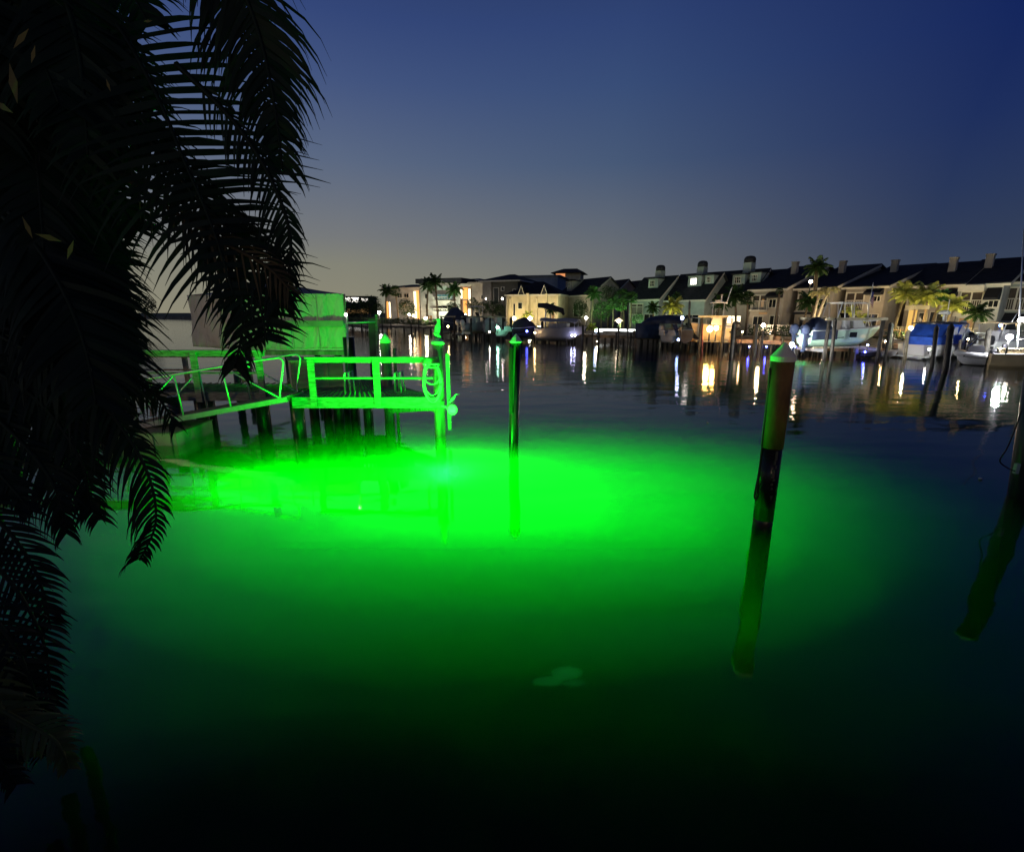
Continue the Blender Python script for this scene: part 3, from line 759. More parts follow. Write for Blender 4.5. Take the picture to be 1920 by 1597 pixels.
# materials
def stucco(name, c): return mat(name, c, .85, nscale=1.2, namt=.12, bump=.1)
w_grey = stucco('grey_siding', (.38, .335, .28)); w_teal = stucco('pale_teal_siding', (.34, .38, .35)); w_tan = stucco('cream_stucco', (.62, .52, .34))
w_dk = stucco('dark_olive_stucco', (.12, .11, .085)); w_brn = stucco('brown_stucco', (.40, .26, .19)); w_blue = stucco('blue_grey_stucco', (.24, .28, .34)); w_white = stucco('white_stucco', (.55, .52, .47))
roof_m = mat('dark_shingle_roof', (.028, .030, .036), .9, nscale=2.2, namt=.35, bump=.5, stretch=(1, 1, 5))
roof_b = mat('brown_shingle_roof', (.05, .035, .028), .9, nscale=2.5, namt=.3, bump=.4)
trim = mat('cream_trim', (.60, .55, .46), .6, namt=.06)
glass = mat('dark_window_glass', (.012, .014, .018), .08, spec=.6, namt=0)
lit_w = emat('warm_lit_window', (1.0, .72, .38), 2.2); lit_y = emat('yellow_lit_window', (1.0, .82, .52), 3.2); lit_o = emat('orange_lit_panel', (1.0, .42, .10), 1.6); lit_dim = emat('dim_lit_window', (.9, .5, .2), .35)
awn = mat('black_awning', (.02, .02, .024), .8, namt=.1); screen = mat('bronze_screen', (.055, .04, .03), .6, namt=.2)
rail_m = mat('picket_rail_paint', (.5, .46, .40), .6, namt=.05)

def window(t, par, O, U, N, s0, s1, z0, z1, nx=2, ny=1, pane=None, fr=.07):
    """frame with mullions on a wall: O wall origin, U along the wall, N outwards"""
    m = MB()
    m.obox(O, U, N, (s0, 0.0, z0), (s1, .06, z0 + fr)); m.obox(O, U, N, (s0, 0.0, z1 - fr), (s1, .06, z1))
    m.obox(O, U, N, (s0, 0.002, z0 + fr), (s0 + fr, .058, z1 - fr)); m.obox(O, U, N, (s1 - fr, 0.002, z0 + fr), (s1, .058, z1 - fr))
    for i in range(1, nx):
        c = s0 + (s1 - s0) * i / nx; m.obox(O, U, N, (c - fr * .35, .004, z0 + fr), (c + fr * .35, .054, z1 - fr))
    for i in range(1, ny):
        c = z0 + (z1 - z0) * i / ny; m.obox(O, U, N, (s0 + fr, .006, c - fr * .3), (s1 - fr, .05, c + fr * .3))
    f = t.part('window', m, trim, par)
    m = MB(); m.obox(O, U, N, (s0 + fr * .5, -.03, z0 + fr * .5), (s1 - fr * .5, .02, z1 - fr * .5))
    # a pane child of the window would be a third level when the window sits on a wall part
    t.part('pane', m, pane or glass, f if par is None else par)
    return f

def townhouse(label, xl, xc, Yc, ye, xr, yr, wall=None, roofm=None, a=55, chim=None, feats=(), group='townhouses in a row on the far bank', base=GZ, cap=False, name='townhouse', dorm=None, over=.35):
    wall = wall or w_grey; roofm = roofm or roof_m
    ze = zy(ye, Yc); C = XYZ(xc, Yc, ze)
    f = Vector((-math.cos(R(a)), math.sin(R(a)), 0)); g = Vector((math.sin(R(a)), math.cos(R(a)), 0))
    Wd = along(C, f, xl, ze); 
    L = 8.0
    for _ in range(12):
        zr = zy(yr, C.y + g.y * L); L = along(C, g, xr, zr)
    L = max(3.0, min(L, 16.0)); zr = zy(yr, C.y + g.y * L)
    C0 = Vector((C.x, C.y, 0))
    t = T(name, label, 'house', (C.x, C.y, base), group=group)
    P = lambda s, gg, z: C0 + f * s + g * gg + Vector((0, 0, z))
    zb = ze + (zr - ze) * .45
    m = MB(); sec = [P(0, 0, base), P(0, 0, ze), P(0, L, zr), P(0, L * 1.55, zb), P(0, L * 1.55, base)]
    m.prism(sec, f * Wd); t.part('wall', m, wall)
    # roof slabs
    sl = (zr - ze) / L; th = .16
    m = MB(); o = over
    m.prism([P(-o, -o, ze - o * sl + .04), P(-o, L + .0, zr + .04), P(-o, L, zr + .04 + th), P(-o, -o, ze - o * sl + .04 + th)], f * (Wd + 2 * o))
    m.prism([P(-o, L + .01, zr + .04), P(-o, L * 1.6, zb - .1), P(-o, L * 1.6, zb - .1 + th), P(-o, L + .01, zr + .04 + th)], f * (Wd + 2 * o))
    t.part('roof', m, roofm)
    m = MB()
    m.prism([P(-o - .03, -o, ze - o * sl - .14), P(-o - .03, L, zr - .14), P(-o - .03, L, zr + .12), P(-o - .03, -o, ze - o * sl + .12)], f * .028)
    m.prism([P(-o, -o - .03, ze - o * sl - .10), P(-o, -o - .002, ze - o * sl - .10), P(-o, -o - .002, ze - o * sl + .10), P(-o, -o - .03, ze - o * sl + .10)], f * (Wd + 2 * o))
    t.part('trim', m, trim)
    # facade features: O at left end looking at it; U towards right, N outward
    O = C0 + f * Wd; U = -f; N = -g
    hh = ze - base
    for ft in feats:
        k = ft[0]; s0, s1, z0, z1 = [ft[1] * Wd, ft[2] * Wd, base + ft[3] * hh, base + ft[4] * hh]
        if k == 'w': window(t, None, O, U, N, s0, s1, z0, z1, ft[5], ft[6], ft[7] if len(ft) > 7 else None)
        elif k == 'p':    # recessed-looking porch: dark screen panel with posts and a balustrade
            m = MB(); m.obox(O, U, N, (s0, .0, z0), (s1, .03, z1)); pp = t.part('screened_porch', m, ft[5] if len(ft) > 5 else screen)
            m = MB()
            m.obox(O, U, N, (s0 - .06, .0, z0 - .12), (s1 + .06, .5, z0)); m.obox(O, U, N, (s0 - .06, .0, z1), (s1 + .06, .12, z1 + .12))
            n = 3
            for i in range(n): c = s0 + (s1 - s0) * i / (n - 1); m.obox(O, U, N, (c - .05, .034, z0 + .001), (c + .05, .13, z1 - .001))
            t.part('porch_frame', m, trim, pp)
            m = MB(); m.obox(O, U, N, (s0, .14, z0 + .9), (s1, .2, z0 + .98)); n = int((s1 - s0) / .14)
            for i in range(n + 1): c = s0 + (s1 - s0) * i / n; m.obox(O, U, N, (c - .02, .15, z0 + .02), (c + .02, .18, z0 + .9))
            t.part('balustrade', m, rail_m, pp)
        elif k == 'a':
            m = MB(); zt, zz = z1, z0
            m.prism([O + U * s0 + Vector((0, 0, zt)), O + U * s0 + N * .9 + Vector((0, 0, zz + .18)), O + U * s0 + N * .9 + Vector((0, 0, zz)), O + U * s0 + Vector((0, 0, zz))], U * (s1 - s0)); t.part('awning', m, awn)
        elif k == 'b':    # projecting bay/balcony
            m = MB(); m.obox(O, U, N, (s0, 0, z0), (s1, ft[5], z1)); t.part('balcony', m, trim)
        elif k == 'l':
            m = MB(); m.obox(O, U, N, (s0, .01, z0), (s1, .05, z1)); t.part('lit_opening', m, ft[5])
    # side features on the gable wall (s along g)
    if chim:
        s, gg, w, h = chim
        pc = P(Wd * s, L * gg, 0); zc0 = ze + (zr - ze) * gg - .3
        m = MB(); m.obox(Vector((pc.x, pc.y, 0)), f, g, (-w / 2, -w / 2, zc0), (w / 2, w / 2, zr + h)); ch = t.part('chimney', m, w_grey if not cap else w_teal)
        m = MB()
        if cap:
            m.lathe(Vector((pc.x, pc.y, zr + h)), [(w * .66, 0), (w * .68, w * .35), (w * .62, w * .58), (w * .46, w * .74), (w * .2, w * .8)], 12)
        else: m.obox(Vector((pc.x, pc.y, 0)), f, g, (-w / 2 - .05, -w / 2 - .05, zr + h - .12), (w / 2 + .05, w / 2 + .05, zr + h + .02))
        t.part('chimney_cap', m, awn if cap else w_grey, ch)
    if dorm:
        for (s0, gg, w, h, lit) in dorm:
            pz = ze + (zr - ze) * gg; q = P(Wd * s0, L * gg, 0); q.z = 0
            m = MB(); m.obox(q, -f, -g, (0, -1.6, pz - .5), (w, 0, pz + h)); dm = t.part('dormer', m, w_teal if cap else wall)
            m = MB(); m.obox(q, -f, -g, (-.15, -1.7, pz + h + .002), (w + .15, .25, pz + h + .14)); t.part('dormer_roof', m, roofm, dm)
            window(t, dm, q, -f, -g, w * .18, w * .68, pz + h * .25, pz + h * .85, 3, 2, lit)
    return t, dict(O=O, U=U, N=N, Wd=Wd, L=L, ze=ze, zr=zr, P=P, f=f, g=g)

# right-hand grey townhouses (nearest)
ft1 = [('p', .05, .50, .52, .86), ('p', .05, .50, .06, .42), ('a', .56, .97, .80, .93), ('w', .62, .92, .58, .76, 3, 1), ('w', .60, .95, .05, .38, 2, 1)]
TH1 = [
 ('grey townhouse with a lamp-lit upper porch window, leftmost of the pale slant-roofed row', 1411, 1472, 52.0, 541, 1549, 499, (.52, .62, .55, .42), [('p', .05, .52, .54, .86), ('l', .34, .42, .60, .78, 'lit'), ('a', .54, .96, .80, .94), ('w', .56, .80, .58, .78, 2, 1), ('l', .30, .55, .44, .48, 'lit'), ('w', .12, .45, .05, .40, 2, 1), ('w', .64, .94, .05, .42, 2, 1)]),
 ('grey townhouse mostly hidden behind the lamp-lit curly palms and the lifted boat', 1497, 1564, 49.5, 539, 1646, 498, (.58, .62, .55, .42), [('p', .05, .45, .52, .86), ('w', .55, .88, .58, .78, 3, 1), ('a', .04, .5, .44, .50), ('w', .5, .92, .05, .40, 3, 1)]),
 ('grey townhouse with black awning over three windows, right of the lifted boat', 1588, 1662, 47.0, 537, 1748, 497, (.58, .62, .55, .42), [('p', .03, .50, .53, .88), ('a', .54, .96, .84, .97), ('w', .64, .92, .70, .82, 3, 1), ('w', .58, .93, .10, .46, 2, 1), ('p', .03, .50, .06, .42)]),
 ('cream-lit townhouse behind the row of yellow palms with a glazed patio door', 1704, 1803, 45.0, 533, 1850, 492, (.45, .55, .55, .42), [('w', .30, .36, .78, .90, 1, 1), ('a', .78, .97, .78, .93), ('p', .04, .26, .54, .86), ('w', .52, .80, .05, .50, 2, 2), ('w', .30, .46, .05, .48, 1, 1)]),
]
for (lab, xl, xc, Yc, ye, xr, yr, ch, fts) in TH1:
    fts = [tuple(lit_dim if v == 'lit' else v for v in q) for q in fts]
    townhouse(lab, xl, xc, Yc, ye, xr, yr, chim=ch, feats=fts, wall=w_grey)
townhouse('cream townhouse with a brightly lit projecting screened balcony near the right edge', 1803, 1884, 43.0, 530, 1930, 485, chim=(.75, .6, .55, .42), wall=w_white,
          feats=[('p', .04, .58, .50, .84), ('b', .0, .62, .86, .97, .8), ('b', .0, .62, .40, .48, .8), ('a', .64, .98, .70, .92), ('w', .72, .98, .56, .70, 2, 1), ('w', .10, .50, .05, .38, 2, 1, lit_dim)], over=.45)
townhouse('teal-lit townhouse with blue awning cut by the right edge of the view', 1884, 2010, 41.5, 526, 2080, 478, chim=(.6, .6, .55, .42), wall=w_teal,
          feats=[('p', .04, .44, .52, .90), ('a', .0, .5, .28, .46), ('l', .12, .34, .06, .28, lit_w), ('w', .6, .95, .52, .86, 2, 1)])
townhouse('dark-roofed grey townhouse partly hidden by palms, beyond the leftmost slant-roofed unit', 1392, 1430, 56.5, 545, 1478, 507, wall=w_grey, chim=None,
          feats=[('w', .2, .8, .5, .8, 2, 1), ('l', .05, .40, .10, .40, lit_y), ('l', .6, .85, .08, .4, lit_y)])
# dark green-lit row with capped chimneys
G2 = 'dark-roofed houses with rounded chimney caps'
townhouse('dark-roofed house under the smallest rounded chimney cap, left end of the chimney row', 1180, 1236, 64.0, 558, 1268, 519, wall=w_teal, chim=(.42, .80, .92, .85), cap=True, name='house', group=G2,
          feats=[('p', .10, .5, .5, .8), ('w', .55, .9, .1, .5, 2, 1)], dorm=[(.60, .42, 1.6, 1.35, glass)])
townhouse('green-lit dark-roofed house with bright six-pane dormer window and middle capped chimney', 1250, 1322, 60.0, 558, 1350, 512, wall=w_teal, chim=(.42, .80, .92, .85), cap=True, name='house', group=G2,
          feats=[('p', .10, .45, .5, .8), ('l', .02, .12, .42, .5, lit_y), ('w', .55, .9, .1, .5, 2, 1)], dorm=[(.62, .42, 1.9, 1.45, emat('bright_dormer_window', (1, .95, .85), 5)), (.22, .50, 1.2, 1.2, glass)])
townhouse('dark-roofed house behind the orange-lit boat with the largest rounded chimney cap', 1326, 1402, 57.5, 560, 1440, 506, wall=w_grey, chim=(.36, .78, .98, .9), cap=True, name='house', group=G2,
          feats=[('p', .06, .45, .45, .80), ('w', .55, .9, .1, .5, 3, 1, lit_y)], dorm=[(.60, .45, 1.6, 1.35, glass), (.2, .5, 1.3, 1.3, glass)])
# centre gabled houses
townhouse('low grey house with dark gabled roof and small triangular dormer behind green palms', 1048, 1108, 78.0, 551, 1143, 521, wall=w_grey, name='house', group='gabled houses in the middle of the far bank', a=62,
          feats=[('w', .1, .3, .2, .7, 1, 1, lit_dim), ('w', .5, .8, .3, .7, 2, 1)], chim=(.75, .75, .9, .15), dorm=[(.85, .2, 1.4, 1.8, glass)])
townhouse('brown gabled house peeping over the green palms, nearer of the two', 1120, 1150, 92.0, 553, 1172, 525, wall=w_brn, roofm=roof_b, name='house', group='gabled houses in the middle of the far bank', a=70)
townhouse('brown gabled house peeping over the green palms, farther and smaller', 1150, 1180, 100.0, 552, 1196, 527, wall=w_brn, roofm=roof_b, name='house', group='gabled houses in the middle of the far bank', a=70)

def block(name, label, x0, x1, Y, ytop, depth, wall, cat='building', roof='hip', rise=1.8, roofm=None, feats=(), base=GZ, ov=.6, a=25, group=None, roofpart=True):
    """building whose front runs from photo column x0 to x1 at about distance Y, turned by a degrees (right end nearer)"""
    zt = zy(ytop, Y); P0 = XYZ(x0, Y, zt); U = Vector((math.cos(R(a)), -math.sin(R(a)), 0)); N = Vector((-math.sin(R(a)), -math.cos(R(a)), 0))
    L = along(P0, U, x1, zt); O = Vector((P0.x, P0.y, 0))
    t = T(name, label, cat, (P0.x, P0.y, base), group=group)
    m = MB(); m.obox(O, U, -N, (0, 0, base), (L, depth, zt)); t.part('wall', m, wall)
    if roof == 'hip':
        A = [O + U * -ov + N * ov, O + U * (L + ov) + N * ov, O + U * (L + ov) - N * (depth + ov), O - U * ov - N * (depth + ov)]
        k = min(L, depth) / 2
        r0 = O + U * min(k, L * .42) - N * depth / 2; r1 = O + U * (L - min(k, L * .42)) - N * depth / 2
        z = Vector((0, 0, zt + .02)); e = Vector((0, 0, .14)); zz = Vector((0, 0, zt + rise))
        vs = [p + z for p in A] + [p + z + e for p in A] + [r0 + zz, r1 + zz]
        m = MB(); m.add(vs, [(0, 3, 2, 1), (0, 1, 5, 4), (1, 2, 6, 5), (2, 3, 7, 6), (3, 0, 4, 7), (4, 5, 9, 8), (5, 6, 9), (6, 7, 8, 9), (7, 4, 8)])
        t.part('roof', m, roofm or roof_m)
        m = MB(); m.obox(O, U, N, (-ov, ov + .002, zt - .12), (L + ov, ov + .04, zt + .12)); m.obox(O, U, N, (L + ov + .002, -depth - ov, zt - .12), (L + ov + .04, ov, zt + .12)); t.part('trim', m, trim)
    elif roof == 'flat':
        m = MB(); m.obox(O, U, N, (-ov, -depth - ov, zt + .002), (L + ov, ov, zt + rise)); t.part('roof', m, roofm or roof_m)
    elif roof == 'gable':
        m = MB(); z0 = zt; A = O + U * -ov + N * ov; B = O + U * (L + ov) + N * ov
        mid = (O + U * (L / 2))
        m.prism([O + U * -ov + N * ov + Vector((0,0,z0)), mid + N * ov + Vector((0, 0, z0 + rise)), O + U * (L + ov) + N * ov + Vector((0,0,z0)), O + U * (L + ov) + N * ov + Vector((0,0,z0 + .15)), mid + N * ov + Vector((0,0,z0 + rise + .18)), O + U * -ov + N * ov + Vector((0,0,z0 + .15))], -N * (depth + 2 * ov))
        t.part('roof', m, roofm or roof_m)
        m = MB(); m.prism([O + Vector((0, 0, z0)), O + U * L + Vector((0, 0, z0)), mid + Vector((0, 0, z0 + rise * .96))], -N * depth); t.part('gable', m, wall)
    hh = zt - base
    for q in feats:
        k = q[0]; s0, s1, z0, z1 = q[1] * L, q[2] * L, base + q[3] * hh, base + q[4] * hh
        if k == 'w': window(t, None, O, U, N, s0, s1, z0, z1, q[5], q[6], q[7] if len(q) > 7 else None, fr=.09)
        elif k == 'l': m = MB(); m.obox(O, U, N, (s0, .01, z0), (s1, .06, z1)); t.part('lit_opening', m, q[5])
        elif k == 'c': m = MB(); m.obox(O, U, N, (s0, .0, z0), (s1, .35, z1)); t.part('column', m, q[5] if len(q) > 5 else wall)
        elif k == 'b':
            m = MB(); m.obox(O, U, N, (s0, .0, z0), (s1, 1.1, z0 + .2)); m.obox(O, U, N, (s0, 1.05, z0 + .8), (s1, 1.1, z0 + .9))
            nn = max(2, int((s1 - s0) / .35))
            for i in range(nn + 1): c = s0 + (s1 - s0) * i / nn; m.obox(O, U, N, (c - .025, 1.05, z0 + .2), (c + .025, 1.1, z0 + .8))
            t.part('balcony', m, q[5] if len(q) > 5 else trim)
    return t, O, U, N, L, zt

# far-left blocks with orange-lit stair towers
block('apartment_block', 'dim apartment block with an orange-lit stairwell at each side, left of the tall palms', 722, 786, 112, 541, 10, w_white, roof='hip', rise=1.0, a=22,
      feats=[('l', .01, .06, .12, .62, lit_o), ('l', .09, .13, .12, .60, lit_y), ('l', .84, .90, .10, .90, lit_y), ('l', .91, .98, .10, .92, lit_o), ('w', .35, .5, .72, .85, 2, 1), ('w', .55, .7, .72, .85, 2, 1), ('l', .47, .60, .44, .60, lit_dim), ('b', .3, .75, .40, .5)])
block('apartment_block', 'pale apartment block with teal-glazed balconies behind the tall palms', 787, 862, 100, 532, 11, w_white, roof='flat', rise=.9, a=22,
      feats=[('w', .12, .2, .62, .76, 1, 1), ('w', .12, .2, .36, .50, 1, 1), ('w', .42, .82, .60, .74, 3, 1, emat('teal_glow_glass', (.25, .5, .45), .45)), ('b', .40, .84, .55, .6), ('w', .42, .82, .32, .46, 3, 1), ('b', .40, .84, .27, .32), ('w', .42, .70, .82, .94, 2, 1, emat('pale_green_glow', (.6, .75, .5), .5)), ('w', .15, .3, .08, .22, 2, 1, lit_dim)])
block('stair_tower', 'narrow glowing orange stair tower beside the teal balconies', 862, 883, 97, 537, 6, w_brn, cat='tower', roof='flat', rise=.5, a=22, roofm=trim,
      feats=[('l', .03, .22, .68, .92, lit_y), ('l', .30, .70, .66, .96, lit_o), ('l', .78, .95, .55, .93, lit_y), ('l', .30, .62, .25, .62, lit_o), ('l', .05, .22, .02, .34, lit_y), ('l', .72, .95, .02, .42, lit_y), ('l', .3, .5, .03, .22, lit_o)])
block('apartment_block', 'plain grey block with stepped top and small orange rooftop window', 884, 912, 95, 533, 10, w_grey, roof='flat', rise=.35, a=22, roofm=w_grey,
      feats=[('w', .62, .95, .62, .74, 2, 1), ('w', .75, .98, .3, .5, 1, 1, None)])
block('penthouse', 'small rooftop room with an orange lit window above the plain grey block', 868, 895, 103, 526, 8, w_blue, roof='hip', rise=.6, a=22, base=zy(545, 103), feats=[('l', .5, .95, .35, .8, lit_o)])
block('villa', 'dark olive villa with broad hip roof and pale corner windows', 906, 971, 88, 528, 11, w_dk, cat='house', roof='hip', rise=1.5, a=22, roofm=roof_b,
      feats=[('c', .0, .25, .0, .98, w_grey), ('w', .05, .22, .66, .84, 2, 1), ('w', .30, .46, .48, .86, 1, 1), ('w', .52, .62, .78, .88, 1, 1), ('c', .27, .50, .0, .5, w_grey), ('w', .85, .95, .70, .82, 1, 1), ('l', .06, .12, .45, .49, lit_y)])
block('apartment_block', 'big blue-grey flat-topped block rising behind the villa', 955, 1046, 118, 519, 12, w_blue, roof='flat', rise=.2, roofm=w_blue, a=15,
      feats=[('w', .25, .38, .55, .75, 1, 1), ('c', .84, .86, .3, .8)])
# pagoda-roofed tower, lit orange from inside
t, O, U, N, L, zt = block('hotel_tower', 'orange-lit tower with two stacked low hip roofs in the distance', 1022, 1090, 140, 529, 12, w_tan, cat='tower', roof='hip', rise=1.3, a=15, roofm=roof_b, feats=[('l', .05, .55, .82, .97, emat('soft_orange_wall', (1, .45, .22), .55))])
m = MB(); m.obox(O, U, -N, (L * .25, 2, zt + .8), (L * .95, 9, zt + 2.4)); t.part('upper_wall', m, w_tan)
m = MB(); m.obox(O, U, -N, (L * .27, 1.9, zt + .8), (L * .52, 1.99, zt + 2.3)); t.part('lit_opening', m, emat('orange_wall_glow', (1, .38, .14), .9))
A = [O + U * (L * .14) - N * .8, O + U * (L * 1.05) - N * .8, O + U * (L * 1.05) - N * 10.5, O + U * (L * .14) - N * 10.5]; z = zt + 2.4
m = MB(); m.add([p + Vector((0, 0, z)) for p in A] + [p + Vector((0, 0, z + .15)) for p in A] + [O + U * (L * .42) - N * 5.5 + Vector((0, 0, z + 1.5)), O + U * (L * .8) - N * 5.5 + Vector((0, 0, z + 1.5))],
    [(0, 3, 2, 1), (0, 1, 5, 4), (1, 2, 6, 5), (2, 3, 7, 6), (3, 0, 4, 7), (4, 5, 9, 8), (5, 6, 9), (6, 7, 8, 9), (7, 4, 8)]); t.part('upper_roof', m, roof_b)
# cream lit house with columns
t, O, U, N, L, zt = block('villa', 'bright cream floodlit villa with flat parapet, square window and tall columns', 948, 1050, 80, 554, 9, w_tan, cat='house', roof='hip', rise=2.3, a=18, ov=.15,
      feats=[('w', .23, .32, .56, .78, 1, 1), ('c', .08, .12, 0, .9), ('c', .02, .04, 0, .95, w_grey), ('w', .14, .19, .1, .75, 1, 1), ('c', .56, .60, 0, .9), ('c', .74, .78, .0, 1.04), ('w', .84, .92, .05, .7, 1, 1, lit_dim), ('c', .40, .44, .0, 1.06), ('c', .94, .98, .0, 1.02)])
for s in (.30, .72):
    m = MB(); m.prism([O + U * (L * s - .45) + N * .2 + Vector((0, 0, zt + .1)), O + U * (L * s + .45) + N * .2 + Vector((0, 0, zt + .1)), O + U * (L * s) + N * .2 + Vector((0, 0, zt + 1.4))], -N * 2.4); dm = t.part('dormer', m, roof_m)
    m = MB(); m.bar(O + U * (L * s - .5) + N * .25 + Vector((0, 0, zt + .1)), O + U * (L * s) + N * .25 + Vector((0, 0, zt + 1.5)), .07); m.bar(O + U * (L * s + .5) + N * .25 + Vector((0, 0, zt + .1)), O + U * (L * s) + N * .25 + Vector((0, 0, zt + 1.5)), .07); t.part('trim', m, trim, dm)
block('lit_pavilion', 'distant long white brightly lit canopy at the left end of the far shore', 646, 694, 210, 557, 10, w_dk, cat='pavilion', roof='flat', rise=.4, a=0,
      feats=[('l', .02, .22, .78, .98, emat('stadium_white', (1, .95, .85), 2.2)), ('l', .26, .55, .74, .98, MATS['stadium_white']), ('l', .65, .9, .76, .94, MATS['stadium_white']), ('l', .05, .9, .2, .42, lit_dim)])
# ------------------------------------------------------------------ far trees
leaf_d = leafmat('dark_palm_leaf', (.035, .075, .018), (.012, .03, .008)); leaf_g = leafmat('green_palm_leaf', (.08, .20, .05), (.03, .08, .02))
leaf_y = leafmat('lit_yellow_palm_leaf', (.42, .42, .10), (.20, .24, .05)); leaf_c = leafmat('lit_curly_leaf', (.55, .50, .26), (.34, .30, .12))  # lit palms: their glow is partly put into brighter leaf colours
trunk_m = mat('palm_trunk_bark', (.16, .12, .08), .9, nscale=6, namt=.3, bump=.5, stretch=(1, 1, 5)); trunk_p = mat('pale_palm_trunk', (.45, .38, .28), .85, nscale=6, namt=.2, stretch=(1, 1, 5))

def frond(m, base, d, L, droop, leaf, n=15, wid=.05, curl=0.0, seed=0, hang=.5):
    """one feather frond: rachis arches from base along d and droops; leaflets both sides"""
    rnd = random.Random(seed)
    d = Vector(d).normalized(); pts = []; p = Vector(base); v = d.copy(); seg = L / 8
    for i in range(9):
        pts.append(p.copy()); v = (v + Vector((0, 0, -droop / 8 * (.4 + 1.3 * i / 8)))).normalized(); p = p + v * seg
    def P(t):
        f = t * 8; i = min(7, int(f)); return pts[i].lerp(pts[i + 1], f - i)
    for i in range(8):
        a, b = pts[i], pts[i + 1]; w = Vector((0, 0, .02 * L * (1 - i / 9))); m.add([a, b, b + w * .8, a + w], [(0, 1, 2, 3)])
    for k in range(n):
        t = .12 + .88 * k / n; c = P(t); tn = (P(min(1, t + .05)) - P(max(0, t - .05))).normalized()
        side = tn.cross(Vector((0, 0, 1)))
        if side.length < .05: side = Vector((1, 0, 0))
        side.normalize(); ll = leaf * (math.sin(math.pi * (.15 + .75 * t)) * .9 + .15) * rnd.uniform(.85, 1.1)
        for s in (-1, 1):
            dr = (side * s * .8 + tn * .55 + Vector((0, 0, -hang * rnd.uniform(.5, 1.2)))).normalized()
            e = c + dr * ll; mid = c + dr * ll * .5 + Vector((0, 0, .06 * ll)); w = tn * wid
            e2 = e + Vector((0, 0, -ll * (.15 + curl)))
            m.add([c - w * .5, c + w * .5, mid + w * .7, mid - w * .7, e2], [(0, 1, 2, 3), (3, 2, 4)])
CROWN = {}
def crown_mesh(kind, m_):
    key = kind + m_.name
    if key in CROWN: return CROWN[key]
    m = MB(); rnd = random.Random(len(kind) * 7 + 3)
    if kind == 'feather':
        for i in range(24):
            a = 2.4 * i; el = 1.15 - 1.5 * i / 24 + rnd.uniform(-.15, .15)
            frond(m, (0, 0, 0), (math.cos(a) * math.cos(el), math.sin(a) * math.cos(el), math.sin(el)), 1.0 * rnd.uniform(.85, 1.1), 1.1, .30, 15, .055, seed=i)
    elif kind == 'curly':
        for i in range(9):
            a = 2.4 * i; el = .9 - .5 * i / 9
            frond(m, (0, 0, 0), (math.cos(a) * math.cos(el), math.sin(a) * math.cos(el), math.sin(el)), 1.1, 2.6, .28, 16, .07, .25, seed=i + 40, hang=.9)
    elif kind == 'fan':
        for i in range(34):
            a = 2.4 * i; el = 1.3 - 2.0 * i / 34
            d = Vector((math.cos(a) * math.cos(el), math.sin(a) * math.cos(el), math.sin(el))); c = d * rnd.uniform(.42, .6)
            u = d.cross(Vector((0, 0, 1))).normalized(); v = u.cross(d)
            m.bar((0, 0, 0), c, .02)
            for k in range(13):
                t = -1.5 + 3.0 * k / 12; e = c + (d * math.cos(t) + u * math.sin(t)) * .42 * rnd.uniform(.85, 1.1) - Vector((0, 0, .08)) + v * .04 * math.cos(3 * t)
                w = (u * math.cos(t) - d * math.sin(t)) * .035
                m.add([c, c.lerp(e, .6) + w, e, c.lerp(e, .6) - w], [(0, 1, 2, 3)])
    elif kind == 'bush':
        for i in range(1500):
            z = rnd.uniform(-1, 1); a = rnd.uniform(0, 6.283); r = rnd.uniform(.35, 1) ** .5 * (1 + .22 * math.sin(3 * a + 2 * z) * math.cos(4 * z + a)); q = math.sqrt(max(0, 1 - z * z))
            c = Vector((r * q * math.cos(a), r * q * math.sin(a), r * z * .85))
            u = Vector((rnd.uniform(-1, 1), rnd.uniform(-1, 1), rnd.uniform(-.6, .6))).normalized() * rnd.uniform(.05, .10); v = u.cross(Vector((rnd.uniform(-1, 1), rnd.uniform(-1, 1), 1)).normalized()) * .6
            m.add([c - u, c - v, c + u, c + v], [(0, 1, 2, 3)])
    CROWN[key] = m.mesh('crown', m_)
    return CROWN[key]
def tree(label, x, Y, yc, rpx, kind, leaf, base=GZ, lean=0.0, tm=None, group='palm trees along the far bank', name='palm_tree', cat='palm tree', rot=0.0, squash=1.0):
    c = XYZ(x, Y, zy(yc, Y)); r = rpx / F * Y * 1.03
    b = Vector((c.x - lean, Y, base)); h = c.z - base
    t = T(name, label, cat, b, group=group)
    if h > .3:
        m = MB(); tr = max(.06, min(.17, h * .028)); pts = []
        for i in range(7):
            k = i / 6; pts.append(Vector((b.x + lean * k * k, Y, base + (h - (r * .3 if kind == 'bush' else 0)) * k)))
        m.tube(pts, [tr * (1.35 - .55 * i / 6) for i in range(7)], 7); t.part('trunk', m, tm or trunk_m)
        if kind == 'bush':
            for q in range(4):
                m = MB(); e = c + Vector((math.cos(q * 1.6) * r * .6, math.sin(q * 1.6) * r * .6, r * .25)); m.tube([pts[-2], e], [tr * .6, tr * .2], 5); t.part('limb', m, tm or trunk_m)
    o = bpy.data.objects.new('crown', crown_mesh(kind, leaf)); COL.objects.link(o); o.parent = t.o; o.location = c - b; o.scale = (r, r, r * squash); o.rotation_euler = (0, 0, rot)
    return t
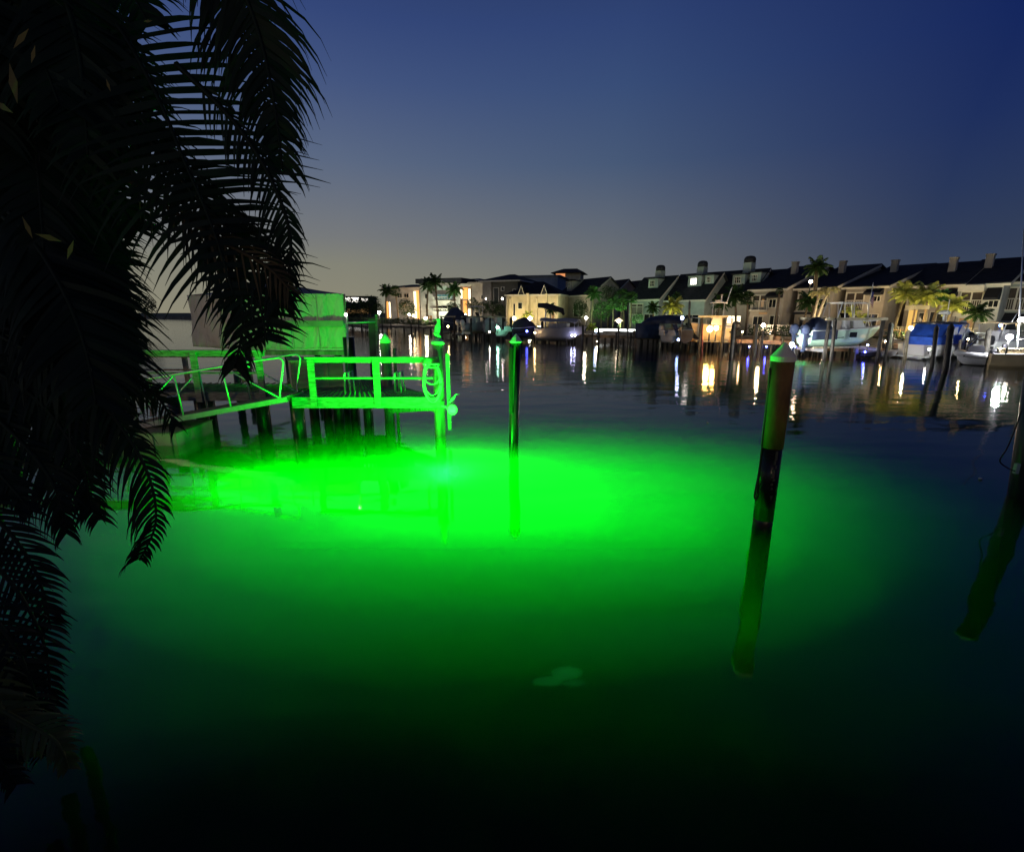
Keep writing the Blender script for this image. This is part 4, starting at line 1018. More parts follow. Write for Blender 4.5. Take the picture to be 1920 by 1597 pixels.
PT = [
 ('dark feathery palm at the left end of the far bank, tallest before the orange-lit block', 724, 108, 546, 15, 'feather', leaf_d),
 ('dark round palm against the roof of the dim apartment block', 741, 106, 547, 14, 'fan', leaf_d),
 ('leftmost of the two tall palms standing together before the pale apartment block', 803, 92, 536, 18, 'feather', leaf_d),
 ('tallest palm before the pale apartment block, right one of the pair', 816, 90, 530, 19, 'feather', leaf_d),
 ('green-tinged palm between the teal balconies and the orange stair tower', 851, 92, 545, 18, 'feather', leaf_g),
 ('small palm in front of the bright cream villa beside the sail-covered boat', 1033, 70, 580, 14, 'feather', leaf_d),
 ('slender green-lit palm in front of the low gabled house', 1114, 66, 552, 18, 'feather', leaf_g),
 ('green-lit fan palm left of the pair above the white strip', 1149, 64, 571, 17, 'fan', leaf_g),
 ('tall green-lit fan palm above the white strip', 1168, 62, 557, 18, 'fan', leaf_g),
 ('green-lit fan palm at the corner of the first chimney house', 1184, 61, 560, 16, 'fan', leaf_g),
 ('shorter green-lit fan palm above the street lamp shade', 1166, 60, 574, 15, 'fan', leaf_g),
 ('dark palm in front of the first chimney house over the navy boat cover', 1225, 56, 578, 15, 'feather', leaf_d),
 ('yellow-lit palm in front of the green chimney house', 1262, 54, 575, 22, 'feather', leaf_y),
 ('small dark palm under the middle capped chimney, left of the lit balcony', 1268, 58, 556, 10, 'feather', leaf_d),
 ('dark drooping palm left of the leftmost slant-roofed unit', 1378, 52, 556, 25, 'feather', leaf_d),
 ('dark fan palm right behind the drooping palm, by the yellow lit windows', 1352, 53, 568, 20, 'feather', leaf_d),
 ('dark fan palm overlapping the corner of the leftmost slant-roofed unit', 1402, 51, 562, 19, 'fan', leaf_d),
 ('small dark fan palm before the leftmost slant-roofed townhouse', 1462, 46, 547, 9, 'fan', leaf_d),
 ('tall shaggy palm rising above the roofs beside a lamp post', 1531, 47, 503, 24, 'feather', leaf_d),
 ('dark palm behind the pale curly palms, left of the lifted boat', 1516, 45, 566, 24, 'feather', leaf_d),
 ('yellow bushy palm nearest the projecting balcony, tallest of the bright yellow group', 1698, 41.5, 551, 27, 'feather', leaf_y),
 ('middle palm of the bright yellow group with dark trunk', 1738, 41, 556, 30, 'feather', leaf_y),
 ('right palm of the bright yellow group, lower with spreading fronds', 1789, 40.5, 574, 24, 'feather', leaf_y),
 ('greenish palm between the middle and right ones of the bright yellow group', 1766, 42.5, 558, 18, 'feather', leaf_g),
 ('dark low palm behind the blue canvas cruiser', 1833, 38.5, 588, 24, 'feather', leaf_d),
]
for i, (lab, x, Y, yc, r, k, lf) in enumerate(PT):
    tree(lab, x, Y, yc, r, k, lf, lean=random.Random(i).uniform(-.5, .5), rot=i * 1.3, squash=1.15 if k == 'feather' else 1.0)
for (lab, x, Y, yc, r, ln) in (('left one of the two pale curly palms lit bright behind the lifted boat', 1537, 42, 550, 19, .3), ('right one of the two pale curly palms lit bright behind the lifted boat', 1555, 42, 543, 19, .8), ('low pale stubby palm sprouting behind the stern cover of the lifted boat', 1543, 40.5, 602, 12, 0.0)):
    tree(lab, x, Y, yc, r, 'curly', leaf_c, lean=ln, tm=trunk_p, rot=x)
for (lab, x, Y, yc, r) in (('bright yellow-green low palm behind the top rails of the lifted boat', 1594, 41, 586, 17), ('second bright yellow-green low palm above the bow of the lifted boat', 1617, 41, 598, 14), ('bright yellow-lit low palm by the white lamp beside the white strip', 1109, 60, 614, 12),
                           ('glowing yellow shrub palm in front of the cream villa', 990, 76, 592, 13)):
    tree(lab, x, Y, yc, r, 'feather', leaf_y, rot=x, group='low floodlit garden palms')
GT = 'round trees along the far bank'
for i, (lab, x, Y, yc, rx, lf) in enumerate([
 ('dark tree under the distant white lights, nearest the canvas boathouse', 655, 118, 578, 19, leaf_d), ('dark bushy tree right of the distant white lights', 676, 116, 577, 19, leaf_d), ('taller dark tree left of the first orange-lit column', 694, 114, 572, 18, leaf_d),
 ('small dark tree crowding the orange-lit stairwell', 708, 112, 580, 12, leaf_d), ('warm-lit tree in front of the dim apartment block', 763, 100, 577, 17, leaf_d), ('round dark tree between the teal balconies and the stair tower', 850, 88, 577, 12, leaf_d),
 ('dark round tree right beside the glowing stair tower', 886, 86, 570, 12, leaf_d), ('dark round tree below the plain grey block', 905, 84, 577, 13, leaf_d), ('dark round tree below the olive villa', 924, 82, 576, 14, leaf_d), ('dark tree against the left columns of the cream villa', 939, 81, 583, 12, leaf_d),
 ('dark tree right of the cream villa, left of the slender lit palm', 1088, 70, 577, 15, leaf_d), ('tall dark tree behind the green fan palms', 1143, 72, 550, 15, leaf_d), ('green-lit tree behind the slender palm', 1128, 67, 583, 18, leaf_g),
 ('green-lit shrub at the foot of the first chimney house', 1196, 60, 598, 11, leaf_g)]):
    tree(lab, x, Y, yc, rx, 'bush', lf, group=GT, name='tree', cat='tree', rot=i, squash=1.1)
# hedges along the seawall
def hedge(label, x0, x1, Y0, Y1, y0, h, lf=leaf_d):
    P0 = XYZ(x0, Y0, GZ); P1 = XYZ(x1, Y1, GZ); d = (P1 - P0); L = d.length; d.normalize(); n = Vector((-d.y, d.x, 0)); rnd = random.Random(int(x0))
    m = MB()
    for i in range(int(L * 170)):
        s = rnd.uniform(0, L); c = P0 + d * s + n * rnd.uniform(-.35, .35) + Vector((0, 0, rnd.uniform(.05, h * (1 + .12 * math.sin(s * 2.3)))))
        u = Vector((rnd.uniform(-1, 1), rnd.uniform(-1, 1), rnd.uniform(-.7, .7))).normalized() * .09; v = u.cross(Vector((rnd.uniform(-1, 1), 1, rnd.uniform(-1, 1))).normalized()) * .7
        m.add([c - u, c - v, c + u, c + v], [(0, 1, 2, 3)])
    single('hedge', m, lf, label, 'hedge', (P0 + P1) / 2, group='clipped hedges on the far bank')
hedge('long dark hedge on the seawall at the left end behind the far dock', 652, 838, 108, 84, 0, 1.1)
hedge('hedge behind the orange-lit dock under the leftmost slant-roofed unit', 1400, 1498, 48, 44, 0, 1.0)
hedge('dark hedge under the yellow palms beside the rope-railed dock', 1660, 1800, 41, 37, 0, .7)
# garden fences
for (lab, x0, x1, Y0, Y1) in (('pale picket fence in front of the cream-lit townhouse', 1668, 1828, 43.0, 38.8), ('low pale fence in front of the leftmost slant-roofed townhouse', 1400, 1500, 50.2, 46.5)):
    P0 = XYZ(x0, Y0, GZ); P1 = XYZ(x1, Y1, GZ); d = (P1 - P0); L = d.length; d.normalize(); n = Vector((d.y, -d.x, 0))
    t = T('fence', lab, 'fence', (P0 + P1) / 2, group='garden fences of the townhouses')
    m = MB()
    for z in (.15, 1.0): m.obox(P0, d, n, (0, 0, z), (L, .05, z + .07))
    for i in range(int(L / .16)): m.obox(P0, d, n, (i * .16, .051, .1), (i * .16 + .05, .075, 1.05))
    t.part('pickets', m, rail_m)
    for i in range(int(L / 2) + 1): m = MB(); m.obox(P0, d, n, (i * 2, -.1, -.1), (i * 2 + .1, -.002, 1.15)); t.part('post', m, rail_m)

# ------------------------------------------------------------------ far docks
fdw = mat('far_dock_wood', (.20, .16, .11), .85, nscale=2, namt=.3); fdp = mat('dark_far_piling', (.06, .055, .045), .7, nscale=3, namt=.3); fpp = mat('pale_far_piling', (.42, .38, .26), .7, nscale=3, namt=.2)
def fdock(label, x0, yw0, x1, yw1, zt, depth, n, rail=False, wood_=None, top=.5):
    A = W(x0, yw0); B = W(x1, yw1); d = (B - A); L = d.length; d.normalize(); nb = Vector((-d.y, d.x, 0))
    t = T('dock', label, 'dock', (A + B) / 2, group='docks along the far bank')
    m = MB(); m.obox(A, d, nb, (0, 0, zt - .05), (L, depth, zt)); t.part('deck', m, wood_ or fdw)
    m = MB(); m.obox(A, d, nb, (0, -.05, zt - .28), (L, -.002, zt + .02)); m.obox(A, d, nb, (0, .3, zt - .3), (L, .4, zt - .052)); t.part('fascia', m, wood_ or fdw)
    rnd = random.Random(int(x0))
    n = max(3, int(n * .7))
    for i in range(n):
        s = L * (i + .7 * rnd.random()) / n
        for q in (0.12, depth - .2):
            P = A + d * s + nb * q; m = MB(); hh = zt - .06 if (q > 1 or rnd.random() < .45) else zt + top * rnd.uniform(.6, 1.5)
            if hh > zt: P = A + d * s - nb * .17
            m.tube([P + Vector((0, 0, -2)), P + Vector((0, 0, hh))], .09, 8); t.part('piling', m, fdp)
    if rail:
        m = MB()
        for z in (.5, 1.0): m.obox(A, d, nb, (0, depth - .1, zt + z), (L, depth - .05, zt + z + .06))
        for i in range(n + 1): m.obox(A, d, nb, (L * i / n, depth - .14, zt), (L * i / n + .08, depth - .101, zt + 1.1))
        t.part('railing', m, wood_ or fdw)
    return A, d, nb, L
fdock('long dark dock at the left end of the far bank, behind the heron', 640, 620, 842, 626, 1.0, 3.0, 18, rail=True, top=.9)
fdock('dark dock under the grey covered boats', 846, 633, 968, 637, .9, 2.5, 11, top=.8)
fdock('dark dock under the sail-covered boat', 972, 637, 1098, 643, .9, 2.5, 11, top=.9)
fdock('dock carrying the bright white strip', 1100, 643, 1192, 647, .9, 3.0, 8, top=.3)
fdock('dark dock below the navy boathouse cover', 1194, 648, 1284, 651, .9, 3.0, 8, top=.3)
fdock('orange-lit dock with clutter in front of the leftmost slant-roofed unit', 1286, 654, 1486, 662, .95, 3.0, 15, wood_=mat('warm_dock_wood', (.36, .22, .13), .8, namt=.25), top=.3)
fdock('low dock behind the lifted boat', 1492, 664, 1656, 669, .6, 2.4, 10, wood_=MATS['warm_dock_wood'], top=.3)
fdock('dock with rope railing between the lifted boat and the cruiser', 1658, 665, 1716, 667, .8, 4.0, 4, wood_=MATS['warm_dock_wood'], rail=True, top=.6)
fdock('dock behind the cruiser at the right edge', 1722, 668, 1960, 676, .8, 3.0, 10, top=.5)
# things on the orange-lit dock
for (x, y, w, h, mm, lab, cat) in ((1446, 636, 6, 8, fpp, 'tan dock box with lid left of the leaning green piling', 'dock box'), (1437, 637, 7, 6, fdp, 'low dark dock box beside the tan one', 'dock box'), (1459, 637, 8, 6, MATS['warm_dock_wood'], 'orange-lit crate-like dock box at the end of the dock', 'dock box')):
    Y = W(x, 660).y + .8; P = XYZ(x, Y, .95); s = w / F * Y; t = T('dock_box', lab, cat, P)
    m = MB(); m.box((P.x - s / 2, Y, .95), (P.x + s / 2, Y + .5, .95 + h / F * Y)); t.part('box_body', m, mm)
    m = MB(); m.box((P.x - s / 2 - .03, Y - .03, .952 + h / F * Y), (P.x + s / 2 + .03, Y + .53, 1.0 + h / F * Y)); t.part('lid', m, mm)

# free-standing far pilings: x_top, y_top, x_base, y_base, width px, material, label
FP = [(1017, 606, 1017, 642, 5, 0, 'thick dark piling before the furled-sail boat, left one'), (1051, 608, 1051, 643, 3, 0, 'thin dark piling before the furled-sail boat'), (1062, 611, 1062, 644, 3, 0, 'thin dark piling, second before the furled-sail boat'),
 (1093, 612, 1093, 646, 4, 0, 'dark piling right of the furled-sail boat'), (1122, 617, 1122, 648, 4, 0, 'dark piling at the left end of the white strip'), (1160, 615, 1160, 649, 4, 0, 'dark piling under the street lamp shade'), (1177, 575, 1177, 652, 3, 0, 'tall thin dark piling in front of the fan palms'),
 (958, 598, 958, 638, 5, 0, 'dark piling left of the villa, beside the green lamp'), (1189, 622, 1189, 652, 4, 0, 'dark piling at the left corner of the navy boathouse cover'), (1293, 567, 1290, 650, 4, 1, 'tall pale leaning pole left of the orange-lit boat'),
 (1317, 609, 1316, 661, 3, 2, 'thin red-brown piling in front of the orange-lit hull'), (1376, 610, 1371, 668, 7, 0, 'thick dark piling right of the orange-lit boat'), (1418, 612, 1414, 664, 7, 0, 'thick greenish piling left of the dock lamp'), (1431, 622, 1427, 663, 4, 0, 'dark piling carrying the dock lamp'),
 (1477, 608, 1474, 645, 4, 1, 'yellow-lit piling just behind the near piling cap'), (1489, 612, 1487, 650, 4, 1, 'pale piling left of the stern of the lifted boat'), (1566, 602, 1558, 676, 6, 0, 'dark tall lift piling in front of the lifted boat stern'), (1616, 615, 1611, 668, 4, 0, 'dark lift piling in front of the lifted boat bow'),
 (1653, 619, 1649, 668, 5, 1, 'pale piling right of the bow of the lifted boat'), (1669, 609, 1659, 676, 5, 0, 'dark leaning piling left of the pale one'), (1672, 611, 1666, 667, 6, 3, 'greenish-white piling next to the dark leaning one'), (1702, 624, 1696, 674, 6, 1, 'cream piling left of the white lamp post'),
 (1756, 616, 1748, 688, 7, 0, 'thick black piling in front of the blue canvas'), (1783, 614, 1773, 694, 10, 0, 'thickest black piling in front of the cruiser cabin'), (1768, 618, 1764, 668, 5, 3, 'greenish piling between the two thick black ones'), (1854, 622, 1847, 684, 8, 0, 'dark piling between the grey dinghy and the wooden-sided boat'), (1800, 640, 1797, 680, 4, 0, 'thin dark piling right of the thickest black one')]
pm = [fdp, fpp, mat('red_brown_piling', (.22, .05, .04), .7), mat('mint_white_piling', (.5, .58, .48), .6)]
for (xt, yt, xb, yb, w, k, lab) in FP:
    B = W(xb, yb); zt = zy(yt, B.y); Tt = XYZ(xt, B.y, zt); r = w / F * B.y / 2 * 1.0; ax = Tt - B
    t = T('mooring_piling', lab, 'piling', B, group='mooring pilings along the far docks')
    m = MB(); m.tube([B - Vector((0, 0, 2)), B, Tt], r, 9); t.part('pole', m, pm[k])
    m = MB(); m.lathe(Tt, [(r * 1.1, 0), (r * 1.1, .03), (.01, r * 1.6 + .03)], 9); t.part('cap', m, pm[k])

# ------------------------------------------------------------------ lamps on the far bank
def lamp(label, x, y, Y, col, st, rpx, zb=.9, post=True, cat='dock lamp', name='dock_lamp'):
    r = rpx / F * Y
    st *= 3.0 if col[2] < .3 and col[0] > .5 and st > 40 else (4.6 if col[0] == 1 else 3.2)
    return globe_lamp(name, label, x, y, Y, col, st, r, zb, post, cat, 'lamps along the far bank')
WW = (1, .90, .74); WM = (1, .64, .28); WO = (1, .48, .12); WB = (.08, .1, 1); WG = (.45, 1, .75)
lamp('bright white lamp near the water under the dark trees at the left end', 711, 586, 100, WW, 60, 2.4)
lamp('small white lamp left of the second orange stairwell', 767, 590, 98, WW, 25, 1.8); lamp('small warm lamp right next to the second orange stairwell', 775, 592, 97, WM, 25, 1.8)
lamp('yellow-white lamp below the tall palms', 798, 597, 88, (1, .9, .6), 40, 2.6); lamp('small white lamp at the foot of the stair tower', 872, 590, 84, WW, 16, 2.0)
lamp('mint-green lamp above the green-lit small boat', 933, 614, 56, WG, 22, 2.4); lamp('small white lamp low on the dock below the grey boats', 918, 622, 55, WW, 14, 1.3)
lamp('blue lamp low on the dock below the furled sail boat', 988, 621, 54, WB, 14, 1.8); lamp('bright warm-white lamp in front of the cream villa, right one', 994, 597, 74, (1, .85, .6), 45, 3.2); lamp('warm lamp in front of the cream villa, left one', 964, 597, 75, (1, .9, .62), 18, 2.8)
lamp('small white lamp on the pale house wall left of the cream villa', 942, 560, 84, WW, 12, 1.6, zb=GZ); lamp('white lamp on the wall under the villa windows', 911, 560, 86, WW, 6, 1.2, zb=GZ)
lamp('pair of small violet-white lamps under the furled sail boat, left one', 1072, 629, 51.5, (.6, .6, 1), 16, 1.5); lamp('pair of small violet-white lamps under the furled sail boat, right one', 1078, 629, 51.5, (.6, .6, 1), 16, 1.5)
lamp('warm white lamp left of the glowing yellow shrub palm', 1099, 596, 56, (1, .85, .65), 45, 2.4); lamp('blue-white lamp at the left end of the white strip', 1118, 620, 54, (.5, .65, 1), 12, 2.6)
lamp('blue-white lamp on top of the dark outboard motors', 1279, 596, 41.5, (.55, .65, 1), 12, 3.0); lamp('small blue lamp low beside the dark outboards', 1272, 637, 41.8, (.35, .5, 1), 10, 2.2)
lamp('left one of two glaring orange floodlights at the hull of the centre-console boat', 1331, 617, 40.6, (1, .55, .14), 60, 5.2); lamp('right one of two glaring orange floodlights at the hull of the centre-console boat', 1343, 615, 40.5, (1, .52, .12), 50, 4.2)
lamp('warm white dock lamp in front of the leftmost slant-roofed unit', 1431, 610, 40.2, (1, .72, .4), 85, 3.0); lamp('small warm white lamp left of the lifted boat cover', 1509, 611, 38.5, (1, .78, .5), 60, 2.2)
lamp('glaring white lamp right behind the cone cap of the near piling', 1485, 646, 33.6, (1, .97, .95), 420, 3.6, zb=.5); lamp('street lamp with warm globe on a tall post under the shaggy palm', 1520, 528, 47.5, (1, .75, .5), 7, 3.0, zb=GZ, cat='street lamp', name='street_lamp')
lamp('warm white lamp on the white post by the rope railing', 1708, 615, 37.5, (1, .82, .55), 75, 3.0, zb=.3); lamp('glaring white floodlight above the wooden-sided boat', 1893, 632, 29.3, (.95, .97, 1), 330, 4.6, zb=.8)
lamp('blue lamp above the rails of the boat at the right edge', 1876, 610, 35, (.06, .12, 1), 18, 2.2, zb=.8); lamp('small bluish lamp on the dock under the lifted bow', 1627, 647, 35.5, (.5, .6, 1), 10, 1.6, zb=.4)
lamp('lit white lamp on the villa porch by the blue awning at the right edge', 1915, 600, 38.5, (1, .93, .8), 20, 5, zb=GZ)
# shaded street lamp over the white strip
P = XYZ(1160, 60, zy(602, 60)); t = T('street_lamp', 'lamp with broad pale cone shade standing over the white strip', 'street lamp', (P.x, P.y, .9))
m = MB(); m.lathe(P, [(.55, 0), (.5, .08), (.1, .34), (.02, .38)], 14); t.part('shade', m, emat('lamp_shade_glow', (1, .8, .5), 2.2))
m = MB(); m.tube([(P.x, P.y, .9), P], .05, 6); t.part('post', m, MATS['dark_post_metal']); m = MB(); m.ball(P + Vector((0, -.1, -.02)), .22, 8, 6); t.part('bulb', m, emat('lamp_shade_bulb', (1, .85, .6), 28))
# white strip: an emissive band in front of a low wall
P0 = XYZ(1121, 58.5, 0); P1 = XYZ(1190, 56.5, 0); d = P1 - P0; L = d.length; d.normalize(); n = Vector((d.y, -d.x, 0))
t = T('glow_strip', 'long horizontal glowing white strip on a low wall at the far dock', 'light strip', P0)
za, zb_ = zy(627, 57.5), zy(617, 57.5)
m = MB(); m.obox(P0, d, n, (0, -.1, .9), (L, -.02, zb_ + .05)); t.part('low_wall', m, w_white)
m = MB(); m.obox(P0, d, n, (0, 0, zb_ - .32), (L, .04, zb_)); t.part('glow_band', m, emat('white_strip', (.95, 1, .97), 3.5))
for i in range(12): m = MB(); m.obox(P0, d, n, (L * i / 12 + .1, 0, za), (L * i / 12 + .14, .12, zb_ - .33)); t.part('baluster', m, w_white)
# garden uplights for the palms and walls (ground discs throwing light upwards)
def uplight(label, x, Y, col, st, r=.2, zb=GZ, dx=0):
    P = XYZ(x, Y, zb); P.x += dx
    t = T('garden_uplight', label, 'garden light', P, group='garden uplights on the far bank')
    m = MB(); m.lathe(P, [(r, 0), (r, .16), (r * .9, .16)], 10); t.part('housing', m, MATS['dark_post_metal'])
    m = MB(); m.add([P + Vector((r * .8 * math.cos(a), r * .8 * math.sin(a), .17)) for a in [k * math.pi / 4 for k in range(8)]], [tuple(range(8))]); t.part('lens', m, emat('uplight_%d_%d_%d' % (st, col[0]*99, col[2]*99), col, st * 1.8))
uplight('garden uplight under the curly palms', 1546, 40.6, (1, .80, .45), 420, .22); uplight('garden uplight in front of the second low bright palm', 1606, 39.6, (1, .9, .4), 330)
uplight('yellow garden uplight under the tallest yellow palm', 1702, 40.0, (1, .88, .35), 330, .24); uplight('middle yellow uplight between the yellow palms', 1745, 39.6, (1, .9, .35), 330, .24); uplight('right yellow uplight under the spreading palm', 1793, 38.8, (1, .78, .3), 330, .24)
uplight('cream uplight under the projecting balcony', 1838, 39.5, (1, .85, .55), 420, .24); uplight('green uplight below the fan palms', 1160, 59.0, (.55, 1, .45), 520, .26); uplight('green-white uplight beside the slender palm', 1118, 63, (.6, 1, .5), 520, .28)
uplight('teal uplight at the corner of the first chimney house', 1208, 59.5, (.75, 1, .85), 150, .26); uplight('yellow uplight in front of the green chimney house', 1258, 52.5, (1, .9, .35), 330, .24); uplight('cream uplight at the left of the cream villa', 962, 77, (1, .80, .40), 190, .4)
uplight('cream uplight at the right of the cream villa', 1012, 74.5, (1, .80, .40), 190, .4); uplight('warm uplight at the dim apartment block', 765, 104, (1, .7, .4), 500, .35); uplight('pale uplight before the teal balconies', 825, 95, (.9, 1, .75), 600, .4)
uplight('warm uplight under the plain grey block', 898, 90, (1, .8, .6), 350, .35); uplight('warm uplight before the leftmost slant-roofed unit', 1440, 48, (1, .78, .52), 260, .22); uplight('warm uplight below the gable between the curly palms and the awning', 1580, 46, (1, .75, .45), 200, .22)
uplight('warm uplight in front of the awning windows', 1630, 43.5, (1, .82, .6), 260, .22); uplight('amber uplight behind the lit garden post', 1680, 43.6, (1, .62, .2), 320, .2); uplight('teal-green uplight in front of the green chimney house', 1295, 56.5, (.75, 1, .85), 150, .26)
uplight('warm uplight before the house behind the orange-lit boat', 1362, 54, (1, .75, .45), 300, .22); uplight('greenish uplight before the low gabled house', 1080, 73, (.85, 1, .6), 420, .3); uplight('cool uplight before the teal townhouse', 1900, 38.5, (.6, 1, .9), 260, .22)
# lit garden gate post
P = XYZ(1708, 40.3, GZ); t = T('garden_pergola', 'small cream-lit garden pergola with amber glow under the yellow palms', 'pergola', P)
zt = zy(580, 40.3); w = .48
m = MB(); m.box((P.x - w - .1, P.y - .5, zt), (P.x + w + .1, P.y + .5, zt + .3)); t.part('top', m, w_tan)
for s in (-w, w - .08): m = MB(); m.box((P.x + s, P.y - .4, GZ), (P.x + s + .08, P.y - .3, zt)); t.part('post', m, MATS['warm_dock_wood'])
m = MB(); m.box((P.x - w + .14, P.y + .3, GZ + .1), (P.x + w - .14, P.y + .35, zt - .05)); t.part('lit_panel', m, emat('amber_panel', (1, .6, .15), .9))
# rope rails
for i, (x0, y0, x1, y1) in enumerate(((1676, 634, 1700, 626), (1708, 626, 1742, 632))):
    Y = 37; A = XYZ(x0, Y, zy(y0, Y)); B = XYZ(x1, Y, zy(y1, Y)); m = MB()
    m.tube([A.lerp(B, k / 8) - Vector((0, 0, .28 * math.sin(math.pi * k / 8))) for k in range(9)], .035, 6)
    single('rope', m, w_white, ('pale sagging rope left of the white lamp post', 'pale sagging rope right of the white lamp post')[i], 'rope', A)
m = MB(); P = W(1708, 668); m.tube([P - Vector((0, 0, 1)), XYZ(1708, P.y, zy(619, P.y))], .09, 10); single('lamp_piling', m, white, 'slender white piling carrying the warm lamp by the rope railing', 'piling', P)
m = MB(); P = W(1708, 671); m.lathe(P, [(.02, -.25), (.28, -.15), (.34, 0), (.28, .2), (.1, .3)], 12); single('buoy', m, mat('green_buoy', (.02, .35, .08), .4), 'round green buoy floating at the stern of the blue canvas cruiser', 'buoy', P)

for (x, lab) in ((1405, 'small blue lamp just over the water under the orange-lit dock, left one'), (1437, 'small blue lamp just over the water under the orange-lit dock, below the dark piling'), (1491, 'small blue lamp over the water right beside the near piling cap'), (1622, 'small blue lamp over the water under the bow of the lifted boat')):
    lamp(lab, x, 650 if x < 1600 else 660, 39.5 if x < 1480 else 35.0, (.05, .06, 1), 30, 1.5, zb=.1)
for (x, y, Y, st, lab) in ((1120, 640, 50.5, 40, 'small warm lamp low on the white strip dock'), (1392, 622, 41, 60, 'small warm lamp between the orange-lit boat and the dock lamp'), (1560, 658, 34.3, 60, 'white lamp low under the hull of the lifted boat'), (1660, 640, 36, 70, 'warm lamp beside the dark leaning piling'), (1742, 655, 33, 90, 'white lamp low beside the swim platform of the cruiser'), (1815, 636, 31.6, 80, 'small warm lamp over the grey inflatable boat'), (840, 612, 60, 60, 'small warm lamp beside the navy covered boat behind the heron'), (1003, 624, 53, 50, 'small warm lamp low before the sail-covered boat')):
    lamp(lab, x, y, Y, WM if 'warm' in lab else WW, st, 1.2, zb=.5)
# left neighbouring shore seen through the palm
mb = MB(); mb.prism([(-24, 12.5, -.3), (-24, 17, -.3), (-30, 40, -.3), (-60, 66, -.3), (-120, 80, -.3), (-120, 5, -.3), (-30, 5.7, -.3)], (0, 0, 1.35)); struct('shore_ground', mb, MATS['shore_soil'])
for i, (x, Y, yc, r) in enumerate(((-30, 42, 540, 40), (60, 48, 556, 34), (140, 56, 560, 28), (205, 66, 566, 24), (268, 76, 570, 20))):
    tree(['dark tree at the far left behind the palm fronds', 'dark tree beside the bright white lamp behind the palm fronds', 'dark tree left of the middle on the left shore', 'smaller dark tree on the left shore', 'smallest dark tree at the tip of the left shore'][i], x, Y, yc, r, 'bush', leaf_d, group='trees on the left shore behind the palm', name='tree', cat='tree', rot=i)
block('house', 'pale house on the left shore glimpsed through the palm fronds', 60, 150, 52, 548, 8, w_white, cat='house', roof='hip', rise=1.6, a=-20, feats=[('w', .2, .4, .3, .7, 2, 1, lit_y), ('w', .6, .8, .3, .7, 2, 1, lit_dim)])
lamp('bright white lamp glimpsed through the palm at the left edge', 50, 562, 40, WW, 120, 5.5, zb=GZ); lamp('smaller white lamp glimpsed through the palm below the bright one', 16, 640, 30, WW, 50, 3, zb=GZ)
# ------------------------------------------------------------------ boats
h_white = mat('white_gelcoat', (.62, .64, .62), .25, nscale=1, namt=.05, spec=.5); h_navy = mat('navy_canvas', (.03, .045, .09), .75, nscale=2, namt=.2); h_grey = mat('grey_gelcoat', (.36, .36, .38), .35, nscale=1, namt=.08)
h_blue = mat('bright_blue_canvas', (.03, .12, .62), .7, nscale=2, namt=.15); h_tan = mat('tan_hull', (.52, .40, .22), .5, nscale=1.5, namt=.12); h_mint = mat('mint_hull', (.40, .62, .50), .3, nscale=1, namt=.06); h_black = mat('black_outboard', (.02, .02, .022), .35, namt=.1)
h_char = mat('charcoal_cover', (.035, .035, .045), .8, nscale=2, namt=.2); steel = mat('stainless_tube', (.6, .62, .65), .3, .7, namt=.05); ocr = mat('cream_hull', (.66, .52, .30), .35, namt=.06)

def hull_rows(L, B, D, ns=13, rake=.16, flare=1.0):
    rows = []
    for i in range(ns):
        t = i / (ns - 1)
        b = B / 2 * (1 - max(0, (t - .42) / .58) ** 2.2) * (.90 + .10 * min(1, t * 4)); b = max(b, .012)
        sheer = D * (1 + .22 * t * t); keel = D * .62 * max(0, (t - .62) / .38) ** 2.0
        xs = t * L; row = []
        for (fy, fz) in ((0, 0), (.45, .12), (.80, .28), (.90, .38), (.97, .75), (1.0, 1.0)):
            z = keel + (sheer - keel) * fz
            row.append((xs + rake * L * max(0, (t - .6) / .4) ** 1.4 * fz * .6, b * fy, z))
        rows.append([Vector((p[0], -p[1], p[2])) for p in reversed(row)] + [Vector(p) for p in row[1:]])
    return rows
def boat(label, xs, xb, ys, yb, D, Bf=.30, hull=None, lift=0.0, name='motorboat', cat='boat', group=None, stripe=None):
    """stern at photo (xs,ys on the water), bow at (xb,yb)"""
    S = W(xs, ys); Bw = W(xb, yb); d = Bw - S; L = d.length / 1.08; rz = math.atan2(d.y, d.x)
    t = T(name, label, cat, (S.x, S.y, lift), rz=rz, group=group, local=True)
    B = L * Bf; rows = hull_rows(L, B, D)
    m = MB(); m.strip(rows); m.add(rows[0], [tuple(range(len(rows[0])))])
    t.part('hull', m, hull or h_white)
    m = MB(); dk_ = [[Vector((r[0].x, r[0].y * .97, r[0].z - .06)), Vector((r[0].x, 0, r[0].z + .02 - .06)), Vector((r[-1].x, r[-1].y * .97, r[-1].z - .06))] for r in rows]; m.strip(dk_)
    t.part('deck', m, h_white if hull is not h_grey else h_grey)
    m = MB()
    for s in (0, -1): m.tube([r[s] for r in rows], .045, 6)
    t.part('rub_rail', m, stripe or h_grey)
    t.L, t.B, t.D, t.rows = L, B, D, rows
    return t
def outboard(t, y, s=1.0, mm=None):
    m = MB(); x = -.35 * s; z = t.D * .55
    m.lathe((x, y, z + .25 * s), [(.10 * s, 0), (.20 * s, .06 * s), (.22 * s, .35 * s), (.16 * s, .55 * s), (.05 * s, .6 * s)], 10, sx=1.35); m.box((x - .06 * s, y - .05 * s, z - .75 * s), (x + .08 * s, y + .05 * s, z + .3 * s)); m.lathe((x - .03, y, z - .8 * s), [(.04, 0), (.09 * s, .08 * s), (.04, .2 * s)], 8, sx=2)
    m.box((x, y - .06, z + .05), (.1, y + .06, z + .2)); t.part('outboard_motor', m, mm or h_black)
